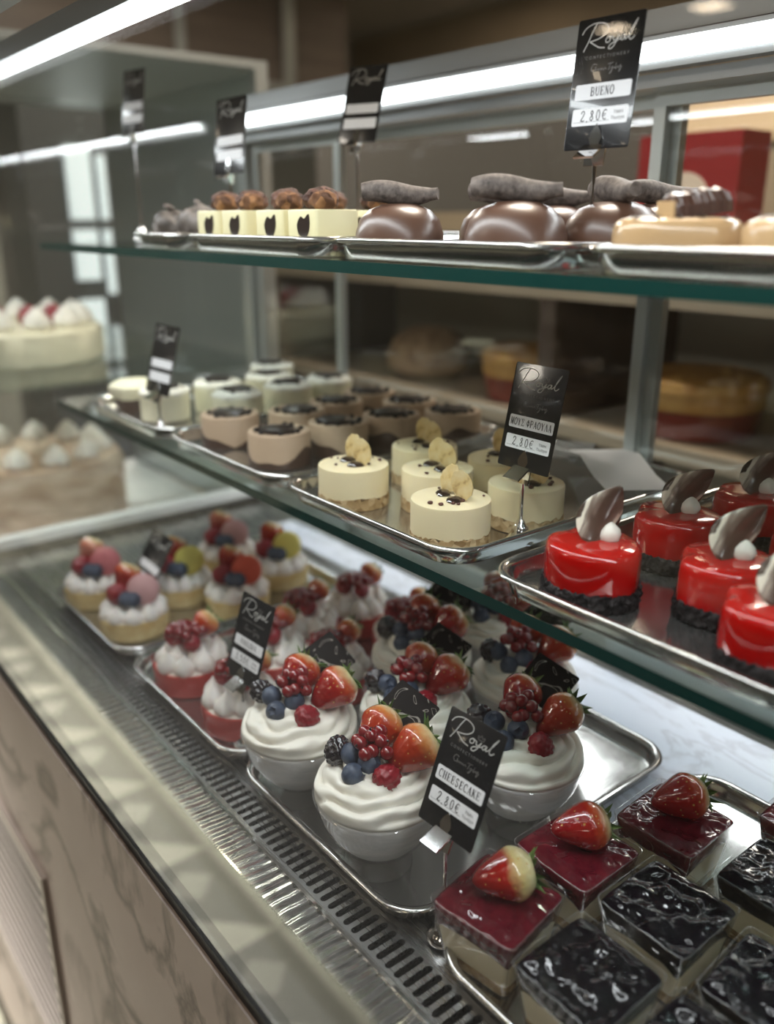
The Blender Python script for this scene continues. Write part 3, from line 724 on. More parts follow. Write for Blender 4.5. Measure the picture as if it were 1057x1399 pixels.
# ------------------------------------------------------------------ top shelf
DOME = M1(lathe([(.0400, 0), (.0428, .003), (.0440, .010), (.0430, .022), (.0390, .034), (.0300, .043), (.0170, .048), (.001, .0495)], 56, None, True, True), DOMECH, 'dome')
DRING = M1(lathe([(.039, 0), (.0452, .0005), (.0462, .004), (.0425, .0075)], 90, lambda r, z, a: r*(1+.025*sin(37*a)+.02*sin(53*a+2)), True, True), CHOCCRUMB, 'ring', angle=30)
def roll_mesh(seed):
    path = [(-.037+.074*i/14, .002*sin(i*.6+seed), .0015*sin(i*.5)) for i in range(15)]
    rad = [.0058+.0050*sin(pi*min(1, .14+i/15))**.8 for i in range(15)]
    return M1(tube(path, rad, 14), DUSTY, 'roll')
ROLL = [roll_mesh(1), roll_mesh(3)]
def dome(x, y, label, k, a):
    t = thing('chocolate_dome', label, 'cake', x, y, TOP+.0025, 0, 'chocolate domes on the top shelf')
    part('chocolate_dome_body', DOME, t); part('crumb_ring', DRING, t, T(rz=k))
    part('chocolate_roll', ROLL[k % 2], t, T(0, 0, .0580, ry=R(2), rz=a))
for k, (x, y, a, lb) in enumerate([
        (-.683, .562, R(48), 'chocolate dome at the front left of its tray, beside the white cubes'),
        (-.526, .560, R(40), 'chocolate dome at the front right of its tray, left of the price card stand'),
        (-.618, .640, R(20), 'chocolate dome in the second row, peeking between the front two'),
        (-.487, .640, R(-25), 'chocolate dome right behind the BUENO price card stand'),
        (-.655, .760, R(30), 'chocolate dome in the third row on the left'),
        (-.520, .750, R(60), 'chocolate dome in the third row on the right')]): dome(x, y, lb, k, a)
def bueno_body():
    L = [rrect(.045-i, .031-i, .028-i*.6, z, 8) for i, z in [(.002, 0), (0, .003), (0, .027), (.0015, .0315), (.005, .0345), (.012, .0358)]]
    return M1(loops(L), CARAM, 'body', angle=70)
BBODY = bueno_body()
BRING = M1(loops([rrect(.0445, .0305, .028, 0, 20), rrect(.0465, .0325, .029, .001, 20), rrect(.0463, .0323, .029, .004, 20), rrect(.045, .031, .028, .006, 20)]), CHOCCRUMB, 'ring')
def drizzle():
    b = MB()
    pts = [(x_*.038, (.026 if i % 2 else -.026)) for i, x_ in enumerate([-.9, -.75, -.5, -.4, -.1, .02, .3, .45, .7, .85])]
    path = [(p.x, p.y, .0361) for p in smoothpath(pts, 6)]
    return M1(tube(path, .0009, 6), CHOCO, 'drizzle')
DRZ = drizzle()
BARM = M1(loops([[(x, y*s, z*s+.0005) for y, z in [(-.0115, 0), (.0115, 0), (.011, .009), (.006, .016), (0, .018), (-.006, .016), (-.011, .009)]] for x, s in [(-.026, .80), (-.022, .98), (-.013, .92), (-.009, 1.04), (0, .93), (.004, 1.05), (.013, .93), (.017, 1.02), (.026, .80)]]), BAR, 'bar', angle=30)
WAFM = M1(box(-.0275, -.0255, -.0085, .0085, .002, .0125), WAFER, 'waf', False)
def bueno(x, y, rz, label, k):
    t = thing('caramel_cake', label, 'cake', x, y, TOP+.0025, rz, 'caramel glazed cakes on the top shelf')
    part('caramel_body', BBODY, t); part('crumb_ring', BRING, t); part('chocolate_drizzle', DRZ, t)
    b = part('chocolate_bar', BARM, t, T(.012, 0, .0365, ry=R(-6), rz=R(75)-rz))
    part('wafer_end', WAFM, b)
for k, (x, y, rz, lb) in enumerate([
        (-.376, .568, R(47), 'caramel glazed cake right beside the BUENO price card stand'),
        (-.280, .578, R(47), 'caramel glazed cake at the right picture edge of the top shelf'),
        (-.335, .680, R(40), 'caramel glazed cake in the second row behind the front pair'),
        (-.230, .690, R(40), 'caramel glazed cake in the second row, right picture edge')]): bueno(x, y, rz, lb, k)
CUBE = M1(rbox(.0275, .0275, 0, .0440, .004, .0015), WHITECH, 'cube')
LEAFM = M1(extrude([(p.x, p.y) for p in smoothpath([(-.008, -.008), (-.010, 0), (-.004, .007), (.002, .005), (.009, .009), (.010, -.002), (.005, -.010), (-.003, -.011)], 3)], 0, .0006), CHOCO, 'leafprint')
CLUMP = [bumpy_mesh(CHOCCRUMB, 16, .016, .011, .3, 3), bumpy_mesh(crumb('toffee_clump', (.05, .022, .012), (.13, .06, .028), (.28, .14, .06)), 14, .013, .010, .3, 3)]
def cube_cake(x, y, label, k):
    t = thing('white_cube_cake', label, 'cake', x, y, TOP+.0025, 0, 'white chocolate cubes on the top shelf')
    part('white_block', CUBE, t)
    part('brown_leaf_print', LEAFM, t, T(.004, -.0275, .029, rx=R(90), s=1.15))
    part('chocolate_clump', CLUMP[0], t, T(-.008, .004, .054, rz=k, s=1.3)); part('toffee_clump', CLUMP[1], t, T(.013, -.008, .052, rz=k*2, s=1.2))
for k, (x, y, lb) in enumerate([
        (-.790, .545, 'white chocolate cube cake nearest the chocolate domes, large leaf mark'),
        (-.856, .545, 'white chocolate cube cake second from the domes in the front row'),
        (-.935, .545, 'white chocolate cube cake third from the domes in the front row'),
        (-.998, .545, 'white chocolate cube cake next to the grey truffles'),
        (-.815, .640, 'white chocolate cube cake in the second row near the domes'),
        (-.905, .640, 'white chocolate cube cake in the second row behind the middle pair')]): cube_cake(x, y, lb, k)
TRF = bumpy_mesh(TRUF, 12, .036, .030, .18, 4)
for k, (x, y, s, lb) in enumerate([(-1.100, .560, 1., 'grey truffle cake next to the white cubes'), (-1.150, .640, 1.05, 'grey truffle cake behind the front two truffles'), (-1.165, .550, .9, 'grey truffle cake at the far left end of the top shelf')]):
    t = thing('truffle_cake', lb, 'cake', x, y, TOP+.0035, 0, 'grey truffle cakes')
    part('truffle_body', TRF, t, T(0, 0, .026*s, rz=k, s=s*.88)); part('chocolate_curl', ROLL[0], t, T(0, 0, .052*s, ry=.3, rz=k, s=.35))

# ------------------------------------------------------------------ price cards
TH, TN = .17, .075
def arc(cx, cy, rx, ry, a0, a1, n=14): return [Vector((cx+rx*cos(R(a0+(a1-a0)*i/n)), cy+ry*sin(R(a0+(a1-a0)*i/n)), 0)) for i in range(n+1)]
def ln(x0, y0, x1, y1): return [Vector((x0, y0, 0)), Vector((x1, y1, 0))]
def serif(x, y, w=.17): return (ln(x-w, y, x+w, y), .06)
GL = {
 'C': [(arc(.55, .5, .42, .48, 50, 310), .13), (ln(.86, .68, .86, .95), .06)],
 'H': [(ln(.2, 0, .2, 1), TH), (ln(.8, 0, .8, 1), TH), (ln(.2, .5, .8, .5), TN), serif(.2, .02), serif(.2, .98), serif(.8, .02), serif(.8, .98)],
 'E': [(ln(.25, 0, .25, 1), TH), (ln(.08, .97, .85, .97), TN), (ln(.25, .5, .66, .5), TN), (ln(.08, .03, .88, .03), TN), (ln(.85, .72, .85, 1), .06), (ln(.88, 0, .88, .30), .06), (ln(.66, .36, .66, .64), .05)],
 'S': [(smoothpath([(.82, .78), (.66, .96), (.4, .97), (.2, .82), (.3, .6), (.65, .42), (.8, .22), (.6, .03), (.35, .03), (.16, .24)]), .13)],
 'A': [(ln(.5, 1, .12, 0), TN), (ln(.5, 1, .85, 0), TH), (ln(.26, .34, .72, .34), TN), serif(.12, .02, .13), serif(.85, .02, .15)],
 'K': [(ln(.2, 0, .2, 1), TH), (ln(.85, 1, .25, .42), TN), (ln(.42, .6, .85, 0), TH), serif(.2, .02), serif(.2, .98), serif(.83, .98, .13), serif(.85, .02, .14)],
 'B': [(ln(.22, 0, .22, 1), TH), (smoothpath([(.05, .97), (.5, .97), (.75, .85), (.72, .6), (.45, .52), (.22, .52)]), .10), (smoothpath([(.22, .52), (.6, .5), (.85, .32), (.75, .08), (.45, .03), (.05, .03)]), .11)],
 'U': [(smoothpath([(.2, 1), (.2, .35), (.3, .08), (.55, .02), (.75, .12), (.82, .4), (.82, 1)]), .11), (ln(.2, .4, .2, 1), TH), serif(.2, .98), serif(.82, .98, .13)],
 'N': [(ln(.18, 0, .18, 1), TN), (ln(.18, 1, .82, 0), TH), (ln(.82, 0, .82, 1), TN), serif(.18, .02, .13), serif(.82, .98, .13)],
 'O': [(arc(.5, .5, .4, .48, 0, 360, 24), .14)],
 'M': [(ln(.12, 0, .16, 1), TN), (ln(.2, 1, .5, .05), TH), (ln(.5, .05, .82, 1), TN), (ln(.84, 0, .84, 1), TH), serif(.12, .02, .12), serif(.84, .02, .14)],
 'Υ': [(ln(.12, 1, .5, .45), TH), (ln(.88, 1, .5, .45), TN), (ln(.5, 0, .5, .5), TH), serif(.5, .02), serif(.14, .98, .14), serif(.86, .98, .12)],
 'Σ': [(ln(.12, .97, .85, .97), TN), (ln(.15, .97, .55, .5), TH), (ln(.55, .5, .15, .03), TN), (ln(.12, .03, .88, .03), .1), (ln(.85, .75, .85, 1), .06), (ln(.88, 0, .88, .28), .06)],
 'Φ': [(ln(.5, 0, .5, 1), TH), (arc(.5, .5, .42, .3, 0, 360, 24), .11), serif(.5, .02), serif(.5, .98)],
 'P': [(ln(.22, 0, .22, 1), TH), (smoothpath([(.05, .97), (.55, .97), (.82, .82), (.78, .56), (.5, .46), (.22, .46)]), .11), serif(.22, .02)],
 'Λ': [(ln(.5, 1, .12, 0), TN), (ln(.5, 1, .87, 0), TH), serif(.12, .02, .13), serif(.87, .02, .14)],
 'V': [(ln(.13, 1, .5, 0), TH), (ln(.87, 1, .5, 0), TN), serif(.13, .98, .14), serif(.87, .98, .12)],
 'L': [(ln(.22, 0, .22, 1), TH), (ln(.05, .03, .85, .03), TN), (ln(.85, 0, .85, .3), .06), serif(.22, .98)],
 'Z': [(ln(.15,.97,.85,.97),TN),(ln(.85,.97,.15,.03),TH),(ln(.12,.03,.88,.03),TN)],
 '2': [(smoothpath([(.2, .75), (.3, .97), (.6, 1), (.75, .8), (.55, .5), (.15, .05), (.3, .1), (.55, -.02), (.85, .1)]), .11)],
 '3': [(smoothpath([(.2, .9), (.5, 1), (.7, .82), (.4, .55), (.75, .4), (.7, .1), (.4, 0), (.15, .12)]), .11)],
 '5': [(smoothpath([(.8, .97), (.3, .97), (.25, .58), (.6, .62), (.78, .35), (.55, .03), (.2, .08)]), .11)],
 '8': [(smoothpath([(.7, .8), (.5, 1), (.28, .8), (.5, .55), (.75, .25), (.5, 0), (.22, .22), (.5, .52), (.72, .8)]), .11)],
 '0': [(arc(.5, .5, .3, .5, 0, 360, 20), .11)],
 ',': [(ln(.4, .06, .25, -.2), .13)],
 '€': [(arc(.6, .5, .42, .48, 50, 310), .10), (ln(.0, .6, .75, .6), .08), (ln(.0, .42, .7, .42), .08)],
}
def text(b, s, x0, x1, y0, y1, gap=.12, z=0, mi=0):
    n = sum(.45 if c == ' ' or c == ',' else 1 for c in s); pw = (x1-x0)/n; x = x0; h = y1-y0
    for c in s:
        k = .45 if c in ' ,' else 1.
        if c != ' ':
            cw = pw*k*(1-gap)
            for pts, w in GL[c]:
                P = [Vector((x + p.x*cw, y0 + p.y*h, z)) for p in pts]
                b.add(ribbon(P, w*min(cw, h)*1.45), mi=mi)
        x += pw*k
def font_mesh(s, size, m, name):
    cu = bpy.data.curves.new(name, 'FONT'); cu.body = s; cu.size = size; cu.align_x = 'CENTER'; cu.align_y = 'CENTER'; cu.resolution_u = 3
    o = bpy.data.objects.new(name, cu); COL.objects.link(o)
    dg = bpy.context.evaluated_depsgraph_get(); me = bpy.data.meshes.new_from_object(o.evaluated_get(dg))
    bpy.data.objects.remove(o); bpy.data.curves.remove(cu)
    me.materials.clear(); me.materials.append(m); return me
CWd, CHt = .0626, .1015
def cx(u): return (u-.5)*CWd
def cy(bv): return (.5-bv)*CHt
def script(b, strokes, w, z=0):
    for st in strokes: b.add(ribbon([Vector((p.x, p.y, z)) for p in smoothpath([(cx(u), cy(v)) for u, v in st], 6)], w))
LOGO = [[(.077, .115), (.12, .075), (.20, .050), (.30, .042), (.40, .052), (.46, .080), (.45, .120), (.36, .158), (.21, .176)], [(.29, .045), (.24, .10), (.19, .17), (.125, .245)], [(.21, .176), (.28, .200), (.36, .226), (.45, .235)],
        [(.50, .155), (.455, .175), (.465, .198), (.505, .195), (.525, .172), (.50, .155), (.56, .165)], [(.565, .16), (.57, .19), (.61, .185), (.645, .155), (.61, .205), (.56, .245), (.51, .245), (.53, .218), (.63, .195), (.68, .175)],
        [(.735, .160), (.69, .165), (.675, .190), (.705, .196), (.745, .160), (.735, .195), (.775, .185)], [(.775, .185), (.84, .125), (.895, .060), (.83, .120), (.80, .185), (.83, .203), (.88, .180)]]
SUB = [[(.37, .355), (.31, .350), (.285, .385), (.32, .405), (.355, .385), (.35, .372), (.36, .41)], [(.37, .40), (.385, .385), (.40, .40), (.42, .385), (.44, .40), (.455, .385), (.475, .40), (.50, .385), (.52, .40)],
       [(.53, .36), (.62, .355)], [(.575, .355), (.55, .41)], [(.58, .40), (.61, .385), (.60, .42), (.57, .435), (.63, .39), (.65, .40), (.66, .36), (.655, .405), (.69, .385), (.70, .40), (.73, .38), (.71, .43), (.75, .39)]]
CARDM = M1(rbox(CWd/2, CHt/2, -.0005, .0003, .002, .0002), CARD, 'card')
b = MB(); script(b, LOGO, .00085); LOGOM = b.mesh('logo', SILVER, False)
b = MB(); script(b, SUB, .00042); SUBM = b.mesh('sub', DIM, False)
CONF = font_mesh('C O N F E C T I O N E R Y', .0036, DIM, 'conf')
def crown():
    bb = MB(); bb.add(ribbon(smoothpath([(-.003, -.0015), (-.0035, .002), (-.0015, 0), (0, .003), (.0015, 0), (.0035, .002), (.003, -.0015), (-.003, -.0015)], 2), .0004)); return bb.mesh('crown', DIM, False)
CROWN = crown()
LAB1 = M1(extrude([(p[0], p[1]) for p in rrect(CWd*.425, CHt*.0605, .0016, 0, 4)], 0, .00015), LABEL, 'lab', False)
LAB2 = M1(extrude([(p[0], p[1]) for p in rrect(CWd*.425, CHt*.066, .0016, 0, 4)], 0, .00015), LABEL, 'lab', False)
TIMI = font_mesh('ΤΙΜΗ', .0036, INK, 'timi'); TEM = font_mesh('Τεμάχιο', .0034, INK, 'temachio')
DOT = MB()
for i in range(24): DOT.add(([(.0 + i*.00145, 0, 0), (.0006 + i*.00145, 0, 0), (.0006 + i*.00145, .0006, 0), (i*.00145, .0006, 0)], [(0, 1, 2, 3)]))
DOTM = DOT.mesh('dots', INK, False)
ROD = .0019
BASEM = M1(lathe([(.0001, 0), (.0150, 0), (.0155, .0015), (.0145, .0045), (.0110, .0075), (.0085, .0125), (.0080, .0165), (.0060, .0185), (.0042, .0215), (.0030, .024), (.0001, .025)], 32, None, True, True), CHROME, 'base')
b = MB(); b.add(loops([[(x, y, z) for x, y in ((-.0095, -.0009), (.0095, -.0009), (.0095, .0009), (-.0095, .0009))] for z in (0, .0190)]))
PLATE = b.mesh('plate', CHROME, False)
LEAFC = M1(loops([[(x, z, y) for x, z in [(0, 0), (.0045, .003), (.0062, .0075), (.0045, .0125), (0, .019), (-.0045, .0125), (-.0062, .0075), (-.0045, .003)]] for y in (-.0006, .0006)]), CHROME, 'leafclip', False)
def price_card(x, y, z, yaw, tilt, roll, base_z, title, price, cardlabel, standlabel, detail=True, rod_dxy=None):
    """card centre x, y, z; the stand's foot is straight below the card's lower edge"""
    Mx = Matrix.Rotation(R(yaw), 4, 'Z') @ Matrix.Rotation(R(tilt), 4, 'X') @ Matrix.Rotation(R(roll), 4, 'Y') @ Matrix.Rotation(R(90), 4, 'X')
    t = link(bpy.data.objects.new('price_card', None)); t.empty_display_size = .02
    t.matrix_world = Matrix.Translation((x, y, z+ZC)) @ Mx
    tag(t, cardlabel, 'price card', 'black price cards'); part('card_sheet', CARDM, t)
    zf = .0005
    part('silver_logo', LOGOM, t, T(0, 0, zf))
    if detail:
        part('small_capitals', CONF, t, T(0, cy(.297), zf)); part('script_line', SUBM, t, T(0, 0, zf)); part('crown_mark', CROWN, t, T(cx(.62), cy(.125), zf))
    l1 = part('name_label', LAB1, t, T(cx(.505), cy(.555), .0003)); l2 = part('price_label', LAB2, t, T(cx(.505), cy(.747), .0003))
    if title:
        bb = MB(); text(bb, title, *{'CHEESECAKE': (-.0238, .0238), 'BUENO': (-.0115, .0115), 'MOΥΣ ΦPAOΥΛA': (-.0250, .0250)}.get(title, (-.0150, .0150)), -.0034, .0034)
        part('name_lettering', bb.mesh('lettering', INK, False), l1, T(0, 0, .0003))
    if price:
        bb = MB(); text(bb, price, -.0185, .0085, -.0036, .0042, .18)
        part('price_writing', bb.mesh('writing', INK, False), l2, T(0, .0004, .0003))
        if detail:
            part('dotted_line', DOTM, l2, T(-.0245, -.0042, .0003)); part('small_print', TIMI, l2, T(.0178, .0018, .0003)); part('small_print', TEM, l2, T(.0178, -.0024, .0003))
    h = link(bpy.data.objects.new('card_stand', None)); h.empty_display_size = .02
    bot = (t.matrix_world @ Vector((0, -CHt/2 + .004, -.0012)))
    bx, by = bot.x, bot.y
    h.location = (bx, by, base_z + ZC + .0005); tag(h, standlabel, 'card stand', 'chrome price card stands')
    part('foot', BASEM, h); L = bot.z - (base_z + ZC) - .012
    part('rod', M1(tube([(0, 0, .022), (0, 0, L*.55), (0, 0, L)], ROD, 10), CHROME, 'rod'), h)
    inv = Matrix.Translation(-h.location)
    C0 = t.matrix_world.copy()
    part('clip', PLATE, h, inv @ C0 @ T(0, -CHt/2 + .003, .0012, rx=R(40)))
    part('clip_leaf', LEAFC, h, inv @ C0 @ T(0, -CHt/2 + .001, .0014))
    part('clip_back', PLATE, h, inv @ C0 @ T(0, -CHt/2 + .006, -.0016, rx=R(88)))
    return t
price_card(-.432, .425, -.440, 3, -22, .5, DECK, 'CHEESECAKE', '2,80€', 'black price card reading CHEESECAKE, 2,80€', 'chrome stand holding the CHEESECAKE price card')
price_card(-.543, .613, -.181, 4, -11.5, 1.3, MID, 'MOΥΣ ΦPAOΥΛA', '2,80€', 'black price card reading ΜΟΥΣ ΦΡΑΟΥΛΑ in front of the banana mousse cakes', 'chrome stand between the banana cake and heart cake trays')
price_card(-.497, .625, .106, 5, -7, -.3, TOP, 'BUENO', '2,80€', 'black price card reading BUENO, glossy upper half, on the top shelf', 'chrome stand holding the BUENO price card on the top shelf')
price_card(-.802, .436, -.466, 6, -18, 2, DECK, 'PAVLOVA', '3,50€', 'black price card reading PAVLOVA, 3,50€', 'chrome stand at the front of the pavlova tray', True)
price_card(-1.005, .762, .146, 17, -17, .8, TOP, None, None, 'black price card at the back of the top shelf, above the left chocolate dome', 'chrome stand behind the white cube cakes', False)
price_card(-1.150, .640, .110, 12, -10, -3, TOP, None, None, 'blurred black price card above the grey truffles and white cubes', 'chrome stand among the grey truffles', False)
price_card(-1.500, .655, .186, 10, -8, 0, TOP, None, None, 'far blurred black price card standing alone at the far end of the top shelf', 'chrome stand alone at the far end of the top shelf', False)
price_card(-1.190, .530, -.195, 8, -15, 2, MID, None, None, 'blurred black price card standing among the pale vanilla cakes', 'chrome stand among the pale vanilla cakes', False)
price_card(-1.212, .492, -.514, 8, -28, 8, DECK, None, None, 'blurred black price card leaning among the macaron tarts', 'chrome stand among the macaron tarts', False)

# ------------------------------------------------------------------ papers
t = solo('paper_sheet', M1(loops([[(x*.084, y*.037, .012*math.exp(-((x+.3)/.5)**2)+z) for x, y in ((-1, -1), (-.3, -1), (.4, -1), (1, -1), (1, 1), (.4, 1), (-.3, 1), (-1, 1))] for z in (0, .0006)]), PAPER, 'sheet'), 'plain grey paper sheet lying across the bare back of the banana cake tray', 'paper', -.598, .828, MID+.0235, R(-35))
def wrap_fn(a, c): return ((a-.5)*.16, (c-.5)*.10, .010 + .010*mnoise.noise(Vector((a*4, c*4, 3)))+.004*mnoise.noise(Vector((a*12, c*12, 1))))
t = solo('plastic_sheet', M1(grid(24, 16, wrap_fn), WRAP, 'wrap'), 'crumpled clear plastic film at the back of the banana cake tray', 'plastic film', -.745, .835, MID+.0125, R(20))

# ------------------------------------------------------------------ glass shelves
XL, XR = -1.56, .35
def shelf(y0, y1, z, label, xl=XL):
    bb = MB(); v, f = box(xl, XR, y0, y1, -.011, 0); bb.v = v; bb.f = f; bb.m = [0, 0, 1, 1, 1, 1]
    me = bb.mesh('shelf', [SHELFGLASS, EDGE], False)
    t = solo('glass_shelf', me, label, 'shelf', 0, 0, z, 0, 'glass shelves of the display case')
shelf(.488, .905, MID-.0003, 'middle glass shelf with green edge, carrying the heart and mousse cakes')
shelf(.492, .905, TOP-.0003, 'upper glass shelf with green edge, carrying the chocolate domes')

# ------------------------------------------------------------------ the display case
YG, YB = .256, .925
case = thing('display_case', 'long glass pastry display case with marble front and steel deck', 'display case', 0, 0, 0)
CL, CR = -1.62, .40
part('front_glass', M1(box(CL, CR, YG-.006, YG, -.612, .195), GLASS, 'g', False), case)
part('end_glass', M1(box(CL-.008, CL, YG+.02, YB, -.57, .195), GLASS, 'g', False), case)
part('front_gasket', M1(box(CL-.25, CR, YG-.008, YG+.002, -.625, -.6125), DARKM, 'g', False), case)
panel = part('marble_panel', M1(box(CL-.30, CR, YG-.012, YG+.006, -1.68, -.6255), PINK, 'p', False), case)
part('plinth', M1(box(CL-.60, CR, YG-.010, YG+.05, -1.798, -1.682), DARKWOOD, 'p', False), case)
# vent grille let into the marble: a frame with louvers
bb = MB(); vx0, vx1, vz0, vz1 = -1.75, -1.120, -1.33, -.93
fr = [(vx0, vx1, vz1, vz1+.014), (vx0, vx1, vz0-.014, vz0), (vx1, vx1+.014, vz0-.014, vz1+.014), (vx0-.014, vx0, vz0-.014, vz1+.014)]
for (a, c, d, e) in fr: bb.add(box(a, c, YG-.020, YG-.0122, d, e))
VENT = mat('vent_metal', (.46, .41, .38), .4, .3)
vg = part('vent_grille', bb.mesh('vent', VENT, False), panel)
bb = MB()
nl = 13
for i in range(nl):
    z0 = vz0 + (vz1-vz0)*(i+.15)/nl
    v, f = box(vx0, vx1, -.0025, .0005, 0, (vz1-vz0)/nl*.42); bb.add((v, f), Matrix.Translation((0, YG-.016, z0)) @ Matrix.Rotation(R(8), 4, 'X'))
part('vent_louvers', bb.mesh('louvers', VENT, False), panel)
part('vent_back', M1(box(vx0, vx1, YG-.0128, YG-.0121, vz0, vz1), DUCT, 'vb', False), panel)
# deck
part('inner_ledge', M1(box(CL, CR, YG+.012, .3095, -.66, -.640), DUCT, 'l', False), case)
part('led_ripple_band', M1(box(CL, CR, .3100, .3415, -.604, -.6005), BAND, 'b', False), case)
bb = MB()
for i in range(int((CR-CL)/.004)): bb.add(box(CL+i*.004, CL+i*.004+.0024, .3075, .3100, -.602, -.5998))
part('led_dot_edge', bb.mesh('bead', CHROME, False), case)  # beads shape in the dotted mirror image of the LED strip
o = case.children[-1]; o['kind'] = 'stuff'
part('band_rail', M1(box(CL, CR, .3415, .3445, -.606, -.5985), CHROME, 'r', False), case)
# air return grille with long slots
bb = MB(); px = .0121; y0, y1, ya, yb_ = .3446, .430, .3505, .3815; gx = CL
while gx < CR - px:
    c = gx + px/2; hw = .0034; n = 6
    hole = [(c + hw*cos(R(a)), yb_-hw + hw*sin(R(a))) for a in [0, 30, 60, 90, 120, 150, 180]] + [(c + hw*cos(R(a)), ya+hw + hw*sin(R(a))) for a in [180, 210, 240, 270, 300, 330, 360]]
    rect = [(gx+px, yb_-hw), (gx+px, yb_), (gx+px, y1), (c, y1), (gx, y1), (gx, yb_), (gx, yb_-hw), (gx, ya+hw), (gx, ya), (gx, y0), (c, y0), (gx+px, y0), (gx+px, ya), (gx+px, ya+hw)]
    v = [(x, y, -.601) for x, y in hole] + [(x, y, -.601) for x, y in rect] + [(x, y, -.606) for x, y in hole]; k = 14
    f = [(i, (i+1) % k, k+(i+1) % k, k+i) for i in range(k)] + [(i, 2*k+i, 2*k+(i+1) % k, (i+1) % k) for i in range(k)]
    bb.add((v, f)); gx += px
part('air_grille', bb.mesh('grille', STEEL, False), case)
part('air_duct', M1(box(CL, CR, .3446, .43, -.66, -.655), DUCT, 'd', False), case)
part('deck_plate', M1(box(CL, CR, .4302, YB, -.612, -.5995), STEEL, 'd', False), case)
part('white_deck_board', M1(box(-.775, CR-.01, .4305, YB-.02, -.5994, DECK-.0003), WHITEDECK, 'w', False), case)
part('white_back_board', M1(box(-1.45, -.776, .84, YB-.02, -.5994, DECK-.0003), WHITEDECK, 'w', False), case)
# end trim
part('end_sill', M1(box(CL-.03, CL, YG+.02, YB, -.605, -.570), WHITEM, 's', False), case)
part('end_gasket', M1(box(CL, CL+.012, YG+.02, YB, -.5994, -.588), DARKM, 's', False), case)
# posts, rear sliding doors, rails
def post(x, w=.03, d=.03, z1=.20, y=YB, m=POSTM): part('corner_post', M1(box(x-w/2, x+w/2, y, y+d, -.60, z1), m, 'p', False), case)
post(CL-.005, .03)
part('rear_top_rail', M1(box(CL, CR, YB-.03, YB+.05, .140, .154), RAILM, 'r', False), case)
part('rear_led_housing', M1(box(CL+.02, CR, YB-.050, YB-.031, .155, .188), RAILM, 'r', False), case)
part('rear_upper_rail', M1(box(CL, CR, YB-.045, YB+.05, .190, .215), RAILM, 'r', False), case)
part('front_top_rail', M1(box(CL, CR, YG-.010, YG+.050, .196, .225), RAILM, 'r', False), case)
part('front_led_housing', M1(box(CL, CR, .365, .400, .186, .206), RAILM, 'r', False), case)
part('front_led_strip', M1(box(CL+.02, CR-.02, .370, .395, .180, .1855), LEDM, 'e', False), case)
part('shelf_led_strip', M1(box(CL+.08, CR-.02, YB-.030, YB-.018, -.345, -.337), LEDM, 'e', False), case)
part('rear_led_strip', M1(box(CL+.05, CR-.02, YB-.060, YB-.0505, .163, .181), LEDM, 'e', False), case)
for nm, x0, x1, yo in (('left', CL+.02, -1.305, .012), ('mid', -1.345, -.640, .028), ('right', -.668, CR, .012)):
    d = part('sliding_door', M1(box(x0+.016, x1-.016, YB+yo+.004, YB+yo+.009, -.595, .14), GLASS, 'd', False), case)
    bb = MB()
    bb.add(box(x0, x0+.016, YB+yo, YB+yo+.013, -.595, .14)); bb.add(box(x1-.016, x1, YB+yo, YB+yo+.013, -.595, .14))
    bb.add(box(x0+.016, x1-.016, YB+yo, YB+yo+.013, -.595, -.565)); bb.add(box(x0+.016, x1-.016, YB+yo, YB+yo+.013, .125, .14))
    part('door_frame', bb.mesh('df', POSTM, False), d)
part('rear_sill', M1(box(CL, CR, YB, YB+.055, -.66, -.596), STEEL, 's', False), case)
part('body_panel', M1(box(CL, CR, YG+.012, YB+.05, -.90, -.661), DUCT, 'b', False), case)

# ------------------------------------------------------------------ neighbouring case with big cakes on the left
nb = thing('display_case', 'neighbouring glass cake case beyond the left end glass', 'display case', -2.2, .7, 0)
part('white_base', M1(box(-.45, .50, -.40, .35, -.80, -.745), WHITEM, 'b', False), nb)
part('dark_base', M1(box(-.45, .50, -.38, .35, -1.78, -.801), GREYW, 'b', False), nb)
part('cake_shelf', M1(box(-.45, .46, -.36, .33, -.318, -.310), SHELFGLASS, 's', False), nb)
part('rear_post', M1(box(.44, .47, .33, .36, -.744, .30), POSTM, 's', False), nb); part('front_post', M1(box(-.43, -.38, -.36, -.33, -.744, .30), POSTM, 's', False), nb)
part('mirror_back', M1(box(-.45, .43, .36, .365, -.744, .30), mat('dull_mirror', (.42, .47, .46), .3, .8), 'm', False), nb)
def big_cake(x, y, z, r, h, m1, m2, label, name):
    t = thing(name, label, 'cake', x, y, z)
    part('cake_body', M1(lathe([(r*.97, 0), (r, .01), (r, h*.9), (r*.96, h), (.001, h)], 64, lambda rr, zz, a: rr*(1+.012*sin(34*a)+.01*sin(13*a+zz*60)), True, True), m1, 'body'), t)
    ruf = M1(lathe([(.022, 0), (.030, .012), (.024, .030), (.010, .045), (.001, .052)], 20, lambda rr, zz, a: rr*(1+.14*sin(6*a+zz*90)), True, True), m2, 'ruf')
    for k in range(11):
        a = tau*k/11; part('cream_swirl', ruf, t, T(r*.74*cos(a), r*.74*sin(a), h, rz=a))
    return t
big_cake(-2.13, .60, -.744+.0, .20, .20, FRILL, KISS, 'large brown frilled cake with white peaks low in the neighbouring case', 'frilled_cake')
t = big_cake(-2.13, .60, -.309, .185, .075, VANILLA, CREAM, 'large white cream cake with berries on the shelf above the brown cake', 'cream_cake')
for (u, w) in ((-.03, .05), (.05, .06), (.09, .02), (-.10, .03)):
    part('raspberry', RB, t, Matrix.Translation(uvw(u, w, .10)) @ Matrix.Diagonal((2.4, 2.4, 2.4, 1)))

